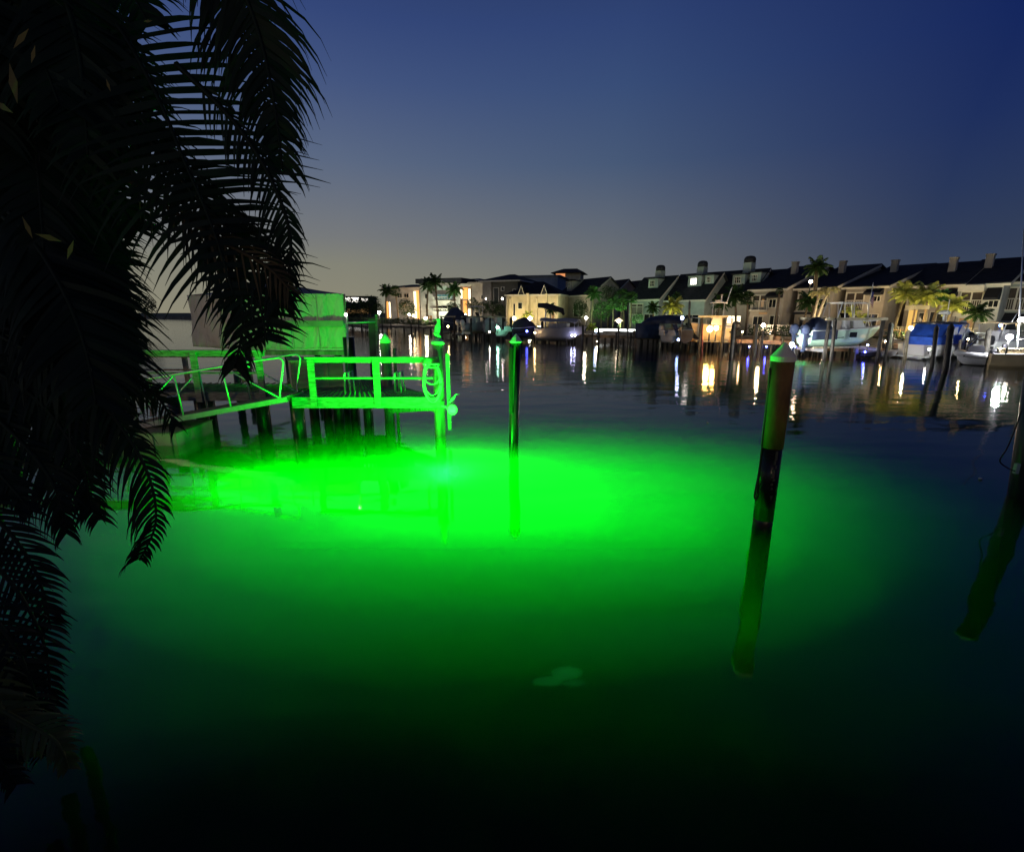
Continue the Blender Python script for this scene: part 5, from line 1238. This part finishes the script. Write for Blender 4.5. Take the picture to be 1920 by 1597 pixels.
def ttop(t, x0, x1, zt, mm=None, fr=None, w=.75):
    b = t.B / 2 * w
    for (xx, xo) in ((x0 + .25, x0 + .1), (x1 - .25, x1 - .45)):
        for s in (-1, 1):
            m = MB(); m.tube([(xx, s * b * .7, t.D * .9), (xo + .15, s * b * .9, zt)], .035, 6); t.part('top_post', m, fr or steel)
    m = MB(); rows = []
    for i in range(7):
        u = i / 6; rows.append([Vector((x0 + (x1 - x0) * u, -b + 2 * b * v / 6, zt + .10 * math.sin(math.pi * v / 6) + .06 * math.sin(math.pi * u))) for v in range(7)])
    m.strip(rows); o = t.part('hard_top', m, mm or h_white); o.modifiers.new('thick', 'SOLIDIFY').thickness = .05
def console(t, x, mm=None, h=1.0):
    m = MB(); z = t.D * .85
    m.prism([(x - .5, -.35, z), (x + .5, -.35, z), (x + .25, -.35, z + h), (x - .4, -.35, z + h)], (0, .7, 0)); t.part('console', m, mm or h_white)
    m = MB(); m.prism([(x + .26, -.33, z + h * .95), (x + .30, -.33, z + h * .95), (x + .02, -.33, z + h + .5), (x - .02, -.33, z + h + .5)], (0, .66, 0)); t.part('windshield', m, glass)
    m = MB(); m.box((x - 1.3, -.4, z), (x - .8, .4, z + .45)); m.box((x - 1.35, -.4, z + .45), (x - 1.2, .4, z + .85)); t.part('seat', m, mm or h_white)
def cover(t, mm, peak=.9, x0=0.0, x1=1.0, skirt=.5, name='cover'):
    rows = t.rows; n = len(rows); m = MB(); g = []
    for i, r in enumerate(rows):
        u = i / (n - 1)
        if u < x0 - 1e-6 or u > x1 + 1e-6: continue
        a, b = r[0], r[-1]; row = []
        pk = peak * (math.sin(math.pi * min(1, max(0, (u - x0) / (x1 - x0) * .9 + .10))) ** .7)
        for k in range(11):
            v = k / 10; p = a.lerp(b, v); p = Vector((p.x, p.y * 1.05, p.z + .03 + pk * (1 - abs(2 * v - 1) ** 1.5) + .03 * math.sin(9 * u + 5 * v))); row.append(p)
        row = [Vector((row[0].x, row[0].y * 1.01, row[0].z - skirt))] + row + [Vector((row[-1].x, row[-1].y * 1.01, row[-1].z - skirt))]
        g.append(row)
    m.strip(g); o = t.part(name, m, mm); o.modifiers.new('thick', 'SOLIDIFY').thickness = .02
def bow_rail(t, x0=.55):
    m = MB(); rows = t.rows; n = len(rows); pa = [r[0] + Vector((0, .05, .45)) for i, r in enumerate(rows) if i / (n - 1) >= x0]; pb = [r[-1] + Vector((0, -.05, .45)) for i, r in enumerate(rows) if i / (n - 1) >= x0]
    m.tube(pa + list(reversed(pb)), .025, 6)
    for i, r in enumerate(rows):
        if i / (n - 1) >= x0 and i % 2 == 0:
            m.tube([r[0] + Vector((0, .05, 0)), r[0] + Vector((0, .05, .45))], .02, 5); m.tube([r[-1] + Vector((0, -.05, 0)), r[-1] + Vector((0, -.05, .45))], .02, 5)
    t.part('bow_rail', m, steel)
def lift(t, label, z, wx=(.2, .8)):
    """cradle lift: beams carried on four posts"""
    L = T('boat_lift', label, 'boat lift', (t.loc.x, t.loc.y, 0), rz=t.o.rotation_euler.z, local=True)
    for u in wx:
        m = MB(); m.box((t.L * u - .1, -t.B * .75, z - .25), (t.L * u + .1, t.B * .75, z - .02)); L.part('cross_beam', m, steel)
        for s in (-1, 1): m = MB(); m.tube([(t.L * u, s * t.B * .78, -2), (t.L * u, s * t.B * .78, z + t.D + .7)], .12, 8); L.part('post', m, fdp)
    for s in (-1, 1): m = MB(); m.box((t.L * .05, s * t.B * .4 - .08, z - .018), (t.L * .92, s * t.B * .4 + .08, z + .1)); L.part('bunk', m, fpp)
    for s in (-1, 1): m = MB(); m.box((t.L * wx[0] - .3, s * t.B * .78 - .06, z + t.D + .72), (t.L * wx[1] + .3, s * t.B * .78 + .06, z + t.D + .9)); L.part('top_beam', m, fpp)
    return L

GB = 'boats moored along the far docks'
b = boat('motorboat on a lift under a dark green-navy fitted cover, far left behind the heron', 875, 832, 634, 631, 1.2, hull=h_navy, lift=.7, group=GB); cover(b, h_navy, 1.9, skirt=.9); lift(b, 'dark boat lift under the navy covered boat behind the heron', .7)
b = boat('grey motorboat with two white outboards and curved arch, beside the navy covered boat', 868, 912, 636, 634, 1.0, hull=h_grey, lift=.9, group=GB); outboard(b, -.5, 1.1, h_white); outboard(b, .5, 1.1, h_white); console(b, 2.2); ttop(b, 1.2, 3.2, 3.0, h_grey); lift(b, 'boat lift under the grey twin-outboard boat', .9)
b = boat('grey motorboat with white windshield behind a dark piling', 908, 950, 637, 636, 1.0, hull=h_grey, lift=.9, group=GB); console(b, 2.0); cover(b, h_grey, .7, 0, .55, .3); bow_rail(b); lift(b, 'boat lift under the grey windshield boat', .9)
b = boat('small green-lit runabout below the mint-green lamp', 930, 955, 639, 639, .7, hull=h_mint, lift=.5, group=GB); console(b, 1.4, h_mint, .6)
b = boat('dark boat under a charcoal cover between the villa lamps and the furled sail', 962, 1004, 640, 641, 1.0, hull=h_navy, lift=.5, group=GB); cover(b, h_char, 1.1, skirt=.6)
# furled sail boat
b = boat('grey sailboat with dark furled sail bundle and broad pale awning', 1006, 1098, 642, 645, 1.3, Bf=.26, hull=h_grey, lift=.25, name='sailboat', group=GB)
m = MB(); m.tube([(.2, 0, 3.75), (1.2, 0, 3.7), (3.0, 0, 3.2), (b.L * .6, 0, 2.75)], [.25, .32, .28, .12], 10); b.part('furled_sail', m, h_char)
m = MB(); m.tube([(1.0, .1, 1.2), (1.0, .1, 3.6)], .08, 8); b.part('mast', m, steel)
m = MB(); rows = [[Vector((b.L * u, b.B * .48 * v, 2.45 - .35 * abs(v) ** 2 - .1 * u + .05 * math.sin(12 * u))) for v in (-1, -.6, -.2, .2, .6, 1)] for u in [.12 + .09 * k for k in range(10)]]; m.strip(rows); o = b.part('awning', m, h_grey); o.modifiers.new('t', 'SOLIDIFY').thickness = .04
m = MB(); m.box((b.L * .3, -b.B * .3, 1.3), (b.L * .7, b.B * .3, 1.9)); b.part('cabin', m, h_grey)
for u in (.15, .5, .88):
    for s in (-1, 1): m = MB(); m.tube([(b.L * u, s * b.B * .4, 1.2), (b.L * u, s * b.B * .42, 2.2)], .03, 6); b.part('awning_post', m, steel)
# navy boathouse-like covered boat
A = W(1190, 649); Bp = W(1276, 652); d = Bp - A; L = d.length; rz = math.atan2(d.y, d.x)
t = T('canopy_boathouse', 'large dark navy canvas canopy over a boat berth, in front of the first chimney house', 'boathouse', (A.x, A.y, 0), rz=rz, local=True)
zr = zy(590, A.y + 1) ; ze = zy(606, A.y); zl = zy(634, A.y)
m = MB(); rows = []
for (yy, k) in ((0, 0), (.5, .45), (1.6, .85), (2.6, 1), (3.8, .75), (5.0, 0)):
    rows.append([Vector((L * u, yy, ze + (zr - ze) * k * (1 - abs(u - .58) * .55) + (ze - .9 - ze) * max(0, .18 - u) * 3)) for u in [i / 12 for i in range(13)]])
m.strip(rows); o = t.part('canopy', m, h_navy); o.modifiers.new('t', 'SOLIDIFY').thickness = .04
m = MB(); rows = [[Vector((L * u * (.52 if k else .55), -.02 - .03 * math.sin(20 * u), z)) for u in [i / 16 for i in range(17)]] for k, z in enumerate((zl, ze + .02))]; m.strip(rows); o = t.part('side_curtain', m, h_navy); o.modifiers.new('t', 'SOLIDIFY').thickness = .03
m = MB(); rows = [[Vector((-.02, yy, z)) for yy in (0, 1, 2, 3, 4, 5)] for z in (zl, ze - .4)]; m.strip(rows); o = t.part('end_curtain', m, h_navy); o.modifiers.new('t', 'SOLIDIFY').thickness = .03
for u in (0.01, .55, .99):
    for yy in (0.1, 4.9): m = MB(); m.tube([(L * u, yy, -2), (L * u, yy, ze)], .1, 8); t.part('post', m, fpp if u == .55 else fdp)
m = MB(); m.box((L * .55, -.06, ze - .55), (L, .02, ze - .40)); t.part('beam', m, fpp)
b = boat('small grey boat berthed inside the navy canopy', 1240, 1272, 652, 654, .8, hull=h_grey, lift=.5, group=GB); console(b, 1.2, h_grey, .5)
# black outboards cluster: a boat seen from the stern
b = boat('dark boat seen stern-on with a cluster of black outboards left of the orange-lit hull', 1284, 1280, 655, 648, 1.2, hull=h_char, lift=.5, group=GB)
# orange lit centre console
b = boat('orange-lit white centre-console boat with hard top and raised pilot seat on a lift', 1366, 1292, 657, 655, 1.35, Bf=.28, hull=ocr, lift=.75, group=GB)
console(b, b.L * .40, h_white, 1.1); ttop(b, b.L * .15, b.L * .62, 3.3, h_white, w=.9); outboard(b, -.5, 1.2); outboard(b, .5, 1.2); bow_rail(b)
m = MB(); m.box((b.L * .30, -.6, 3.42), (b.L * .48, .6, 3.55)); m.box((b.L * .30, -.5, 3.55), (b.L * .34, .5, 4.0)); b.part('upper_seat', m, h_grey)
for s in (-1, 1): m = MB(); m.tube([(b.L * .18, s * .6, 3.3), (b.L * .08, s * 1.0, 4.6)], .02, 5); b.part('antenna', m, white)
lift(b, 'orange-lit boat lift with pale top beams under the centre-console boat', .75)
# lifted boat, mint/white, bow right
b = boat('big white boat on a lift with navy stern cover, mint-green bow and tube top', 1502, 1640, 671, 668, 1.25, Bf=.27, hull=h_mint, lift=.75, group=GB, stripe=h_white)
cover(b, h_navy, .95, 0, .34, .7); outboard(b, -.55, 1.2, h_navy); outboard(b, .55, 1.2, h_navy); console(b, b.L * .52, h_white, .9)
zt = 3.15; bb = b.B * .42
for s in (-1, 1):
    m = MB(); m.tube([(b.L * .30, s * bb, 1.3), (b.L * .36, s * bb, zt), (b.L * .72, s * bb, zt + .02), (b.L * .80, s * bb * .9, 1.5)], .04, 7); b.part('top_frame', m, steel)
    for u in (.45, .58): m = MB(); m.tube([(b.L * u, s * bb, 1.3), (b.L * (u - .05), s * bb, zt)], .035, 6); b.part('top_post', m, steel)
m = MB(); m.box((b.L * .36, -bb, zt + .03), (b.L * .70, bb, zt + .09)); b.part('hard_top', m, h_white)
m = MB(); m.prism([(b.L * .58, -b.B * .36, 1.35), (b.L * .80, -b.B * .28, 1.35), (b.L * .72, -b.B * .26, 2.0), (b.L * .60, -b.B * .32, 2.05)], (0, b.B * .6, 0)); b.part('cabin', m, h_white)
m = MB(); m.box((b.L * .30, -b.B * .47, .72), (b.L * .44, -b.B * .455, 1.15)); m.box((b.L * .52, -b.B * .49, .75), (b.L * .62, -b.B * .47, 1.12)); b.part('hull_window', m, glass)
bow_rail(b, .7)
lift(b, 'pale-beamed boat lift holding the big white boat', .75, (.12, .88))
# flag on the boat
Fp = b.o.matrix_basis @ Vector((b.L * .74, -bb, 1.4)); fx = Fp
t = T('flag', 'red and white striped flag with blue corner drooping above the lifted boat', 'flag', fx)
m = MB(); m.tube([fx, fx + Vector((.05, 0, 3.2))], .02, 6); t.part('flagpole', m, white)
reds = mat('flag_red', (.45, .03, .04), .7); 
m = MB()
for i in range(7): m.strip([[fx + Vector((.07 + .035 * k * (1 if i < 7 else 1), -.02 + .03 * math.sin(k * 2), 2.55 - .115 * i - .07 * k)), fx + Vector((.07 + .035 * k, -.02 + .03 * math.sin(k * 2), 2.55 - .115 * (i + .5) - .07 * k))][::1] for k in range(8)], False)
t.part('red_stripes', m, reds)
m = MB()
for i in range(6): m.strip([[fx + Vector((.07 + .035 * k, -.02 + .03 * math.sin(k * 2), 2.55 - .115 * (i + .5) - .07 * k)), fx + Vector((.07 + .035 * k, -.02 + .03 * math.sin(k * 2), 2.55 - .115 * (i + 1) - .07 * k))] for k in range(8)], False)
t.part('white_stripes', m, white)
m = MB(); m.box(fx + Vector((.06, -.04, 2.18)), fx + Vector((.18, -.025, 2.56))); t.part('blue_corner', m, mat('flag_blue', (.03, .05, .25), .7))
# small dinghies
for (lab, a, c, ya, yb, hm_) in (('small dark inflatable dinghy under the bow of the lifted boat', 1608, 1646, 671, 671, h_char), ('small pale dinghy beside the dark leaning piling', 1646, 1682, 671, 670, h_grey), ('pale green upturned-looking skiff behind the white lamp post', 1704, 1742, 666, 664, h_mint)):
    b = boat(lab, a, c, ya, yb, .42, Bf=.4, hull=hm_, lift=.02, name='dinghy', cat='dinghy', group='small dinghies among the far docks')
    m = MB(); m.box((b.L * .3, -b.B * .4, .28), (b.L * .4, b.B * .4, .33)); m.box((b.L * .6, -b.B * .36, .28), (b.L * .68, b.B * .36, .33)); b.part('bench', m, fpp); outboard(b, 0, .6, h_grey)
# blue canvas cruiser (stern left)
b = boat('white cabin cruiser with bright blue canvas enclosure and radar dome', 1712, 1838, 672, 664, 1.15, Bf=.30, hull=h_white, lift=-.15, name='cabin_cruiser', group=GB)
Bz = b.B / 2 * .86; L = b.L
m = MB(); m.prism([(L * .06, -Bz, 1.0), (L * .42, -Bz, 1.0), (L * .40, -Bz * .92, 2.55), (L * .20, -Bz * .92, 2.6), (L * .10, -Bz, 1.75), (L * .05, -Bz, 1.7)], (0, Bz * 1.9, 0)); b.part('canvas_enclosure', m, h_blue)
m = MB()
for u in (.13, .245, .335): m.prism([(L * u, -Bz - .02, 1.85), (L * (u + .07), -Bz - .02, 1.85), (L * (u + .075), -Bz - .0, 2.4), (L * (u + .03), -Bz - .0, 2.4)], (0, -.01, 0))
b.part('canvas_window', m, h_white)
m = MB(); m.prism([(L * .42, -Bz, 1.0), (L * .80, -Bz * .7, 1.2), (L * .66, -Bz * .7, 1.95), (L * .50, -Bz * .9, 2.3), (L * .42, -Bz * .9, 2.3)], (0, Bz * 1.7, 0)); b.part('cabin', m, h_white)
m = MB(); m.prism([(L * .50, -Bz - .02, 1.75), (L * .64, -Bz * .93, 1.65), (L * .60, -Bz * .95, 1.95), (L * .50, -Bz - .02, 2.1)], (0, -.01, 0)); b.part('cabin_window', m, glass)
m = MB(); rows = [[Vector((L * u, Bz * v, 2.66 + .1 * (1 - v * v))) for v in (-1, -.5, 0, .5, 1)] for u in (.14, .25, .36, .47)]; m.strip(rows); o = b.part('hard_top', m, h_navy); o.modifiers.new('t', 'SOLIDIFY').thickness = .08
m = MB(); m.tube([(L * .34, 0, 2.7), (L * .34, 0, 3.25)], .07, 8); m.lathe((L * .34, 0, 3.25), [(.12, 0), (.34, .05), (.34, .2), (.22, .3), (.05, .33)], 14); b.part('radar_dome', m, h_white)
m = MB(); m.tube([(L * .26, -.5, 2.7), (L * .24, -.55, 4.3)], .03, 6); b.part('antenna', m, white)
m = MB(); m.box((-.7, -b.B * .42, .28), (0.02, b.B * .42, .38)); b.part('swim_platform', m, h_white)
for s in (-1, 1): m = MB(); m.tube([(L * .42, s * Bz, 1.2), (L * .47, s * Bz, 2.6)], .06, 6); b.part('radar_arch', m, h_white)
bow_rail(b, .6)
m = MB(); m.lathe((L * .52, -Bz * .5, 2.4), [(.05, 0), (.2, .05), (.24, .25), (.15, .42), (.03, .45)], 12); b.part('satellite_dome', m, h_white)
# grey rigid inflatable in front of it
b = boat('grey rigid inflatable boat with dark console in front of the cruiser', 1846, 1788, 686, 683, .62, Bf=.38, hull=h_grey, lift=.0, name='inflatable_boat', group=GB)
m = MB()
for s in (0, -1): m.tube([r[s] + Vector((0, 0, .02)) for r in b.rows], .2, 8)
b.part('side_tube', m, h_grey)
console(b, b.L * .45, h_char, .7); outboard(b, 0, .9)
# wooden sided boat at the right edge with T-top
b = boat('tan wooden-sided boat with slatted stern box at the right edge', 1852, 1990, 687, 693, 1.0, Bf=.30, hull=h_tan, lift=-.2, name='work_boat', group=GB)
m = MB(); m.box((b.L * .12, -b.B * .3, .9), (b.L * .5, b.B * .3, 1.25)); m.box((b.L * .1, -b.B * .33, 1.3), (b.L * .52, b.B * .33, 1.36)); b.part('stern_box', m, h_tan)
m = MB(); m.tube([(b.L * .1, -b.B * .3, 1.0), (b.L * .1, -b.B * .3, 1.35)], .04, 6); [m.tube([(b.L * u, -b.B * .31, 1.25), (b.L * u, -b.B * .31, 1.36)], .03, 5) for u in (.2, .3, .4, .5)]; b.part('slats', m, fpp)
b2 = boat('white boat with wide cream T-top and steel rails behind the wooden-sided boat', 1838, 1950, 678, 674, 1.2, Bf=.28, hull=h_white, lift=.2, group=GB)
ttop(b2, b2.L * .02, b2.L * .55, 2.35, ocr, w=1.1); console(b2, b2.L * .35, h_grey, .9); bow_rail(b2, .2); outboard(b2, -.5, 1.1); outboard(b2, .5, 1.1)
m = MB(); m.tube([(b2.L * .1, -.9, 2.45), (b2.L * .16, -.9, 3.0), (b2.L * .5, -.9, 3.05), (b2.L * .62, -.9, 2.4)], .03, 6); [m.tube([(b2.L * u, -.9, 2.4), (b2.L * u, -.9, 3.0)], .02, 5) for u in (.22, .3, .38, .46)]; b2.part('upper_rail', m, steel)
m = MB(); P = W(1912, 688); m.tube([P - Vector((0, 0, 1)), XYZ(1920, P.y, zy(430, P.y))], [.06, .03], 6); single('mast', m, steel, 'thin tall mast near the right edge rising above the roofs', 'mast', P)
# ------------------------------------------------------------------ foreground palms on the near shore
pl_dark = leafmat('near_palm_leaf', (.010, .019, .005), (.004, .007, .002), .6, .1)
pl_brown = leafmat('dry_brown_leaflet', (.11, .065, .025), (.04, .025, .012), .7, .1)
pl_olive = leafmat('olive_young_leaf', (.17, .17, .045), (.07, .075, .02), .5, .2)
pl_yel = leafmat('yellowed_leaflet', (.20, .13, .03), (.10, .07, .02), .6, .2)
cane = mat('green_cane_stem', (.06, .07, .03), .6, nscale=3, namt=.3, stretch=(1, 1, 3))
DOWN = Vector((0, 0, -1))
def near_frond(t, pts, leaf, mat_, n=46, wid=.030, side=(1, 1), hang=.55, fwd=.55, seed=1, tip=.75, curl=.5, start=.10, dry=0, sag=1.0, name='frond'):
    """pts: rachis control points (photo x, photo y, distance); leaf: leaflet length in metres; side: (right, left) leaflet scale"""
    rnd = random.Random(seed)
    C = curve([at(x, y, Y) for x, y, Y in pts], 6); N = len(C) - 1
    def P(u): f = u * N; i = min(N - 1, int(f)); return C[i].lerp(C[i + 1], f - i)
    m = MB(); m.tube(C, [.012 * (1 - .8 * i / N) + .002 for i in range(N + 1)], 5)
    view = (P(.5) - Vector((0, 0, H))).normalized()
    for k in range(n):
        u = start + (1 - start) * k / n; c = P(u); tn = (P(min(1, u + .04)) - P(max(0, u - .04))).normalized()
        sd = tn.cross(view).normalized()
        if sd.x < 0: sd = -sd
        prof = (.55 + .45 * math.sin(math.pi * min(1, (u - start) / (1 - start) * 1.1 + .12))) * (1 - (1 - tip) * max(0, u - .7) / .3)
        for s, sc in ((1, side[0]), (-1, side[1])):
            if sc <= 0: continue
            ll = leaf * prof * sc * rnd.uniform(.72, 1.12)
            dep = view * rnd.uniform(-.28, .28)
            d = (sd * s + tn * fwd * rnd.uniform(.7, 1.25) + dep + DOWN * hang * .25 * rnd.uniform(.6, 1.4)).normalized()
            p = c.copy(); w0 = wid * .68 * rnd.uniform(.7, 1.15); ang = rnd.uniform(-.5, .5)
            wv = (tn * math.cos(ang) + view * math.sin(ang) * .7)
            wv = (wv - d * wv.dot(d)).normalized()
            rows = []; S = 5
            for i in range(S + 1):
                v = i / S; ww = w0 * .5 * (.45 + .9 * math.sin(math.pi * min(1, .22 + v * .78))) * (1 - v ** 3)
                if i == S: ww = .001
                rows.append((p + wv * ww, p - wv * ww))
                d = (d + DOWN * sag * hang * (.10 + curl * v * v) * rnd.uniform(.7, 1.3)).normalized(); p = p + d * (ll / S)
            m.strip(rows, False)
    return t.part(name, m, mat_)
px = at(-40, 500, 3.0)
pa = T('areca_palm', 'huge near-black areca palm filling the upper left, its fronds drooping over the dock view', 'palm tree', (px.x, px.y, 1.6))
for (x, Y, zt, ln) in ((-120, 3.0, 5.2, .3), (-60, 3.4, 5.6, .5), (-10, 3.9, 5.4, -.1), (-160, 2.6, 5.0, .2), (40, 4.4, 5.0, .1)):
    a = XYZ(x, Y, 1.5); m = MB(); m.tube([a, a + Vector((ln * .3, 0, 1.3)), Vector((a.x + ln, a.y, zt))], [.06, .05, .04], 8); pa.part('stem', m, cane)
# the fronds one can tell apart
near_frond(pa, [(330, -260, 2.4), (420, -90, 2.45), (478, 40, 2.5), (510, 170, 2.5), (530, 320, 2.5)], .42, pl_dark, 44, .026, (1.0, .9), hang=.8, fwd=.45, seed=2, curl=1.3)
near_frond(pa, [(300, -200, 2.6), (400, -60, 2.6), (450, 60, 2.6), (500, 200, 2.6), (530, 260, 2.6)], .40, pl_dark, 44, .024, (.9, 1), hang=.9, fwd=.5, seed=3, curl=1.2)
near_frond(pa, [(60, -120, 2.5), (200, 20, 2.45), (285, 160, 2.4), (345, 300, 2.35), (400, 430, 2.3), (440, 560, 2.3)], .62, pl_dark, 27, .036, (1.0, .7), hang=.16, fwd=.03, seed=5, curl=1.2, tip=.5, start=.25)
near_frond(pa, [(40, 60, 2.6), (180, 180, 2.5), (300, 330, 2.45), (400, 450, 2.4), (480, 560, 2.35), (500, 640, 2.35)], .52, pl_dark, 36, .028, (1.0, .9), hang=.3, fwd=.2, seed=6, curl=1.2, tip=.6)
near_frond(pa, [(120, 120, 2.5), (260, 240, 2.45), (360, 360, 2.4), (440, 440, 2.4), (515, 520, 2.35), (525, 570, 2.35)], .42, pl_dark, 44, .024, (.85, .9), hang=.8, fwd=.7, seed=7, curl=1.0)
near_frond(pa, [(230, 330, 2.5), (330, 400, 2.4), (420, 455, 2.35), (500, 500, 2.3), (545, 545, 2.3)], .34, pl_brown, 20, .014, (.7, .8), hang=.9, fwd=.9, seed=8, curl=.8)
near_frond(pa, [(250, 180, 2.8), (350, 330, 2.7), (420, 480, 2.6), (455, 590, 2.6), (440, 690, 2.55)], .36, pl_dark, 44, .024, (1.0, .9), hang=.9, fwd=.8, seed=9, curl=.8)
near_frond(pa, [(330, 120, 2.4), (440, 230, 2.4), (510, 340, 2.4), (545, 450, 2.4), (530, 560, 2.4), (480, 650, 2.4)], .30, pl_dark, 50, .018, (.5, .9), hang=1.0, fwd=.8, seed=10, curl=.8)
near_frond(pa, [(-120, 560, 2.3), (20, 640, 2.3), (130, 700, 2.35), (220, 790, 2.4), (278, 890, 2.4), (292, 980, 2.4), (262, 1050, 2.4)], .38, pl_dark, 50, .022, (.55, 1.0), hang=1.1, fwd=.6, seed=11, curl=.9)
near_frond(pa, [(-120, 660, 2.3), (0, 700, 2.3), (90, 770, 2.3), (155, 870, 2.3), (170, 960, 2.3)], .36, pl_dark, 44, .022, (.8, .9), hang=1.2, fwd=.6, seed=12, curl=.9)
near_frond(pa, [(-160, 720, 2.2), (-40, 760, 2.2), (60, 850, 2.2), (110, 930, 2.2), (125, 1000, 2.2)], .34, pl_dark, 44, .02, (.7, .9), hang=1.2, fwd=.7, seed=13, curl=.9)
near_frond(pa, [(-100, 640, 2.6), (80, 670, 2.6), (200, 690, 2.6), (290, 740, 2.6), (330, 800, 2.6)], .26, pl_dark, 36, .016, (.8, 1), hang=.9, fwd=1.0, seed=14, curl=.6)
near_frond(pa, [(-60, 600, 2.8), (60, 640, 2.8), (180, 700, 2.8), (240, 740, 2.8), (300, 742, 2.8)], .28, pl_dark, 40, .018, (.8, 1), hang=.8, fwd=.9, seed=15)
# the dense crown behind them
R_ = random.Random(21)
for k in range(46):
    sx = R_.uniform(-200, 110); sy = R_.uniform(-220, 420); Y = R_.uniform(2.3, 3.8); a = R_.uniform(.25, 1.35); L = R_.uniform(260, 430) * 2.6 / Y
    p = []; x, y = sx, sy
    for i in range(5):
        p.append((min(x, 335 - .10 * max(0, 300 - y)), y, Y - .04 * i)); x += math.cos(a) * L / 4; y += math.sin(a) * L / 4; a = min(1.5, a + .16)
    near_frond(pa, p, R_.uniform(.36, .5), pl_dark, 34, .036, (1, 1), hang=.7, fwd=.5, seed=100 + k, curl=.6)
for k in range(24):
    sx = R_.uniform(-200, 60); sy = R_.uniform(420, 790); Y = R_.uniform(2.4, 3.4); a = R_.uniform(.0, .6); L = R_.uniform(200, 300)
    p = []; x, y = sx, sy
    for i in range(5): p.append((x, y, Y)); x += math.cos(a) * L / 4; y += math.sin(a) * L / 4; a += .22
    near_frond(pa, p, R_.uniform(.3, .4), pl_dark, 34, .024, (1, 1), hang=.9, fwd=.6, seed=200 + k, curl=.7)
for k, (x0, y0, x1, y1) in enumerate(((-60, 620, 230, 760), (-40, 560, 240, 690), (-80, 700, 180, 880))):
    near_frond(pa, [(x0, y0, 2.7), (x0 * .66 + x1 * .34, y0 * .8 + y1 * .2, 2.7), (x0 * .33 + x1 * .67, y0 * .5 + y1 * .5, 2.7), (x1, y1, 2.7)], .24, pl_dark, 40, .018, (.9, 1), hang=.7, fwd=.9, seed=400 + k, curl=.7)
# a few yellowed leaflets
m = MB()
for i, (x, y, s) in enumerate(((40, 72, .05), (25, 155, .075), (5, 200, .05), (62, 103, .035), (52, 428, .045), (92, 446, .05), (132, 468, .045), (203, 160, .025), (277, 40, .02))):
    c = at(x, y, 2.05); a = i * 1.1 + .6; u = Vector((math.cos(a) * .6, .1, math.sin(a))).normalized() * s; v = u.cross(Vector((0, 1, 0))).normalized() * s * .22
    m.add([c - u, c - v, c + u, c + v * 1.1], [(0, 1, 2, 3)])
    y1 = MB(); y1.add([c - u, c - v, c + u * .9, c + v * 1.1], [(0, 1, 2, 3)]); pa.part('yellow_leaflet', y1, pl_yel)
# younger palm at the bottom left
q = XYZ(-90, 2.3, 1.3)
pb = T('young_palm', 'dim olive young palm at the lower left corner arching over the water', 'palm tree', (q.x, q.y, 1.2))
m = MB(); m.tube([q, q + Vector((.05, 0, .7))], [.05, .03], 8); pb.part('stem', m, cane)
for k, (pts, lf, ml) in enumerate((
    ([(-260, 860, 2.0), (-120, 900, 2.0), (0, 980, 2.0), (70, 1080, 2.0), (95, 1180, 2.0)], .26, pl_dark), ([(-240, 960, 1.9), (-100, 1000, 1.9), (10, 1080, 1.9), (80, 1200, 1.9), (95, 1320, 1.9)], .24, pl_dark),
    ([(-220, 1050, 1.8), (-80, 1100, 1.8), (20, 1200, 1.8), (70, 1320, 1.8), (80, 1420, 1.8)], .24, pl_dark), ([(-200, 1180, 1.7), (-80, 1220, 1.7), (0, 1320, 1.7), (50, 1420, 1.7)], .22, pl_olive),
    ([(-180, 1250, 1.7), (-60, 1300, 1.7), (30, 1345, 1.7), (105, 1390, 1.7), (128, 1440, 1.7)], .18, pl_olive), ([(-240, 780, 2.1), (-100, 820, 2.1), (-10, 880, 2.1), (60, 960, 2.1)], .26, pl_dark),
    ([(-220, 1120, 1.9), (-90, 1150, 1.9), (10, 1230, 1.9), (60, 1290, 1.9), (110, 1370, 1.9)], .2, pl_dark), ([(-240, 1300, 1.6), (-120, 1330, 1.6), (-20, 1400, 1.6), (30, 1470, 1.6)], .2, pl_dark))):
    near_frond(pb, pts, lf, ml, 34, .022, (.9, .9), hang=.8, fwd=.7, seed=300 + k, curl=.6)
